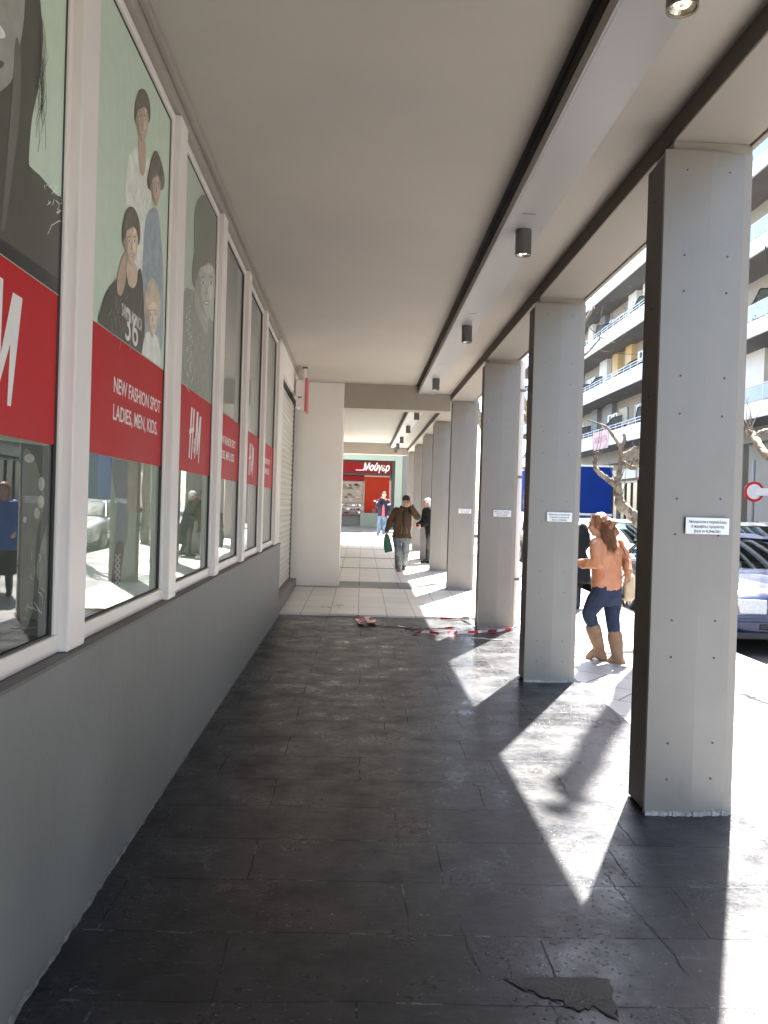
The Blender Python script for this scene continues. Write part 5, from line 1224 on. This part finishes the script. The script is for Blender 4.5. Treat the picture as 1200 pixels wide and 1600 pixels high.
# plants on a balcony
leafm = mat('balcony_leaves', (.06, .11, .04), .7, .4, 30)
def potplant(x, y, z, seed, lab, h=.9):
    e = empty('potted_plant', (x, y, z), label=lab, cat='potted plant', group='potted plants on the balconies'); MB().tube([(0, 0, 0), (0, 0, .28)], [.11, .15], 14).build('pot', mat('terracotta', (.30, .12, .06), .8), e); rr = random.Random(seed); mb = MB()
    for k in range(260):
        c = Vector((rr.gauss(0, .22), rr.gauss(0, .30), .3+abs(rr.gauss(.35, .28))*h)); d = Vector((rr.uniform(-1, 1), rr.uniform(-1, 1), rr.uniform(-.2, 1))).normalized()*.10; s = d.cross(Vector((rr.uniform(-1, 1), rr.uniform(-1, 1), rr.uniform(-1, 1)))).normalized()*.028
        mb.quad(c, c+d*.5+s, c+d, c+d*.5-s)
    for k in range(8): a = k*.78; mb.tube([(0, 0, .25), (math.cos(a)*.1, math.sin(a)*.12, .6), (math.cos(a)*.25, math.sin(a)*.3, .95)], [.01, .008, .004], 5)
    mb.build('leaves', leafm, e, recalc=False)
for i, (y, fl, lab) in enumerate(((41.6, 2, 'leafy plant behind the railing of the uppermost balcony in the gap'), (43.6, 2, 'second leafy plant on the uppermost balcony in the gap, nearer the column'), (40.5, 1, 'small plant on the middle white balcony'), (29.0, 1, 'plant behind the glass balcony at the right edge'))):
    potplant(14.75, y, (zf(45)-.2+5.2 if i < 3 else zf(22)+5.0)+fl*3.05+.2, 30+i, lab, 1.0)
bn = empty('rent_banner', (14.27, 47.8, zf(45)-.2+5.2), label='faded pink cloth banner with red writing on the lowest white balcony', cat='banner')
MB().box((0, -1.4, -.15), (.012, 1.6, .95)).build('cloth', mat('pale_pink_cloth', (.68, .47, .45), .8), bn)
text('ΕΝΟΙΚΙΑΖΕΤΑΙ', 'lettering', .5, mat('faded_red_ink', (.45, .12, .12), .8), bn, (-.003, 1.45, .25), (R(90), 0, R(-90)), width=2.6, ext=.001)
# overhead lines
for i, (a, b) in enumerate((((5.5, 20, 6.2), (14.4, 44, 11.5)), ((4.5, 24, 7.4), (14.4, 40, 9.6)), ((6.0, 12, 5.6), (14.4, 27, 8.4)))):
    P = [Vector(a).lerp(Vector(b), k/14)-Vector((0, 0, .5*math.sin(math.pi*k/14))) for k in range(15)]
    e = MB().tube([p-P[0] for p in P], .012, 5).build('overhead_cable', plast, None); e.location = P[0]
    tag(e, ('thin overhead cable crossing before the white balconies to the upper floor', 'thin overhead cable crossing before the white balconies to the middle floor', 'thin overhead cable in front of the glass balcony building')[i], 'cable', 'overhead cables')

# ------------------------------------------------------------------ red shop closing the view
S = empty('corner_shop', (0, 40, zf(40)), label='shop with a red sign and mint green surround closing the end of the walkway', cat='shop')
zs = zf(40); mint = mat('mint_paint', (.26, .305, .245), .6, .05, 1)
z_ = lambda py: 1.5+(791-py)*40/1250-zs
x_ = lambda px: (px-563.5)*40/1250+.0
MB().box((-12, .30, -.4), (1.98, 12, 10)).build('wall', M['facade'], S)
MB().box((1.985, -.25, -.4), (2.9, 12, 10)).build('corner_pier', mat('grey_pier', (.16, .155, .145), .8), S)
MB().box((1.62, -.3, -.3), (1.98, .298, 4.2)).build('pilaster', mint, S, bevel=.01)
MB().box((-12, -.30, 3.32), (1.619, .298, 4.2)).build('lintel', mint, S, bevel=.01)
MB().box((-12, -.10, 3.22), (1.619, .297, 3.319)).box((1.46, -.10, 0), (1.618, .297, 3.219)).build('surround', mat('dark_grey_frame', (.065, .07, .062), .9, spec=.15), S)
redp = mat('shop_red', (.145, .010, .010), .9, .05, 1, spec=.15); redd = mat('door_orange_red', (.22, .02, .008), .9, .05, 1, spec=.15)
sb = MB().box((-6, -.22, 2.68), (1.42, -.101, 3.219)).build('sign_board', redp, S, bevel=.01)
sgm = mat('cream_letters', (.80, .76, .66), .4)
text('Μούγερ', 'lettering', .50, sgm, sb, (.02, -.235, 2.815), (R(90), 0, 0), width=1.30, ext=.012, shear=.22, bold=.012)
MB().tube([(-.34, -.24, 2.82), (-.05, -.24, 2.815), (.08, -.24, 2.86), (.17, -.24, 2.99)], [.014, .022, .024, .018], 8).build('swash', sgm, sb, smooth=True)
MB().box((-6, -.05, 2.58), (1.459, .29, 2.719)).build('header', mat('dark_grey_frame', (.065, .07, .062), .9, spec=.15), S)
dr = MB().box((.13, .06, .55), (1.35, .12, 2.50)).build('door', redd, S, bevel=.01)
MB().box((.60, .03, 1.28), (.72, .059, 1.34)).build('handle', M['plate'], dr)
pk = mat('pink_frame', (.38, .17, .14), .5)
for a_, b_ in (((.10, .0, 2.503), (1.38, .13, 2.575)), ((1.353, .0, .5), (1.455, .13, 2.36)), ((.07, .0, 1.1), (.127, .13, 1.6))): MB().box(a_, b_).build('door_frame', pk, S, bevel=.006)
MB().box((-6, .1, 2.28), (.09, .2, 2.577)).build('red_fascia', redp, S)
dp_ = MB().box((-3.6, .08, 1.18), (.02, .14, 2.26)).build('display_board', mat('display_beige', (.20, .172, .13), .9, .1), S)
rs = random.Random(5)
shoem = [mat('display_shoe_dark', (.03, .02, .02), .5), mat('display_shoe_brown', (.12, .07, .05), .5), mat('display_shoe_tan', (.25, .20, .16), .5)]
for i in range(26):
    cx = rs.uniform(-2.6, -.1) if i > 10 else -.1-rs.uniform(0, .78); cz = rs.uniform(1.28, 2.15); w_ = rs.uniform(.09, .14)
    MB().prism([(cx-w_, cz-.03), (cx+w_, cz-.05), (cx+w_*.9, cz+.0), (cx+w_*.1, cz+.06), (cx-w_*.6, cz+.05)], .05, .079, 'y').build('shoe', shoem[i % 3], dp_, bevel=.008)
shf = MB()
for z in (.62, .80, .98): shf.box((-3.6, -.45, z), (-.02, .07, z+.035))
so = shf.build('display_shelf', mat('shelf_brown', (.13, .075, .055), .6), S)
for i in range(34):
    cx = rs.uniform(-2.6, -.08) if i > 14 else rs.uniform(-.98, -.06); zz = rs.choice((.655, .835, 1.015)); bx = MB().box((cx-.06, -.42, zz), (cx+.06, -.25, zz+rs.uniform(.05, .11))).build('goods', rs.choice(shoem+[M['plate'], redp]), so, bevel=.01)
MB().box((-.05, -.62, .02), (.85, -.1, .70)).build('counter', mat('sage_counter', (.17, .19, .155), .9, spec=.1), S, bevel=.015)
MB().box((-6, -.25, .03), (-.06, .05, .58)).build('plinth', mat('plinth_grey', (.08, .08, .07), .7), S)
pl = MB().box((.52, -.5, .705), (.72, -.2, .93)).build('flower_box', mat('flower_box_brown', (.10, .04, .03), .7), S, bevel=.01)
MB().box((-6, -1.1, -.03), (1.5, -.3, .022)).build('threshold', M['greystrip'], S)
# street beyond, closing the right hand view
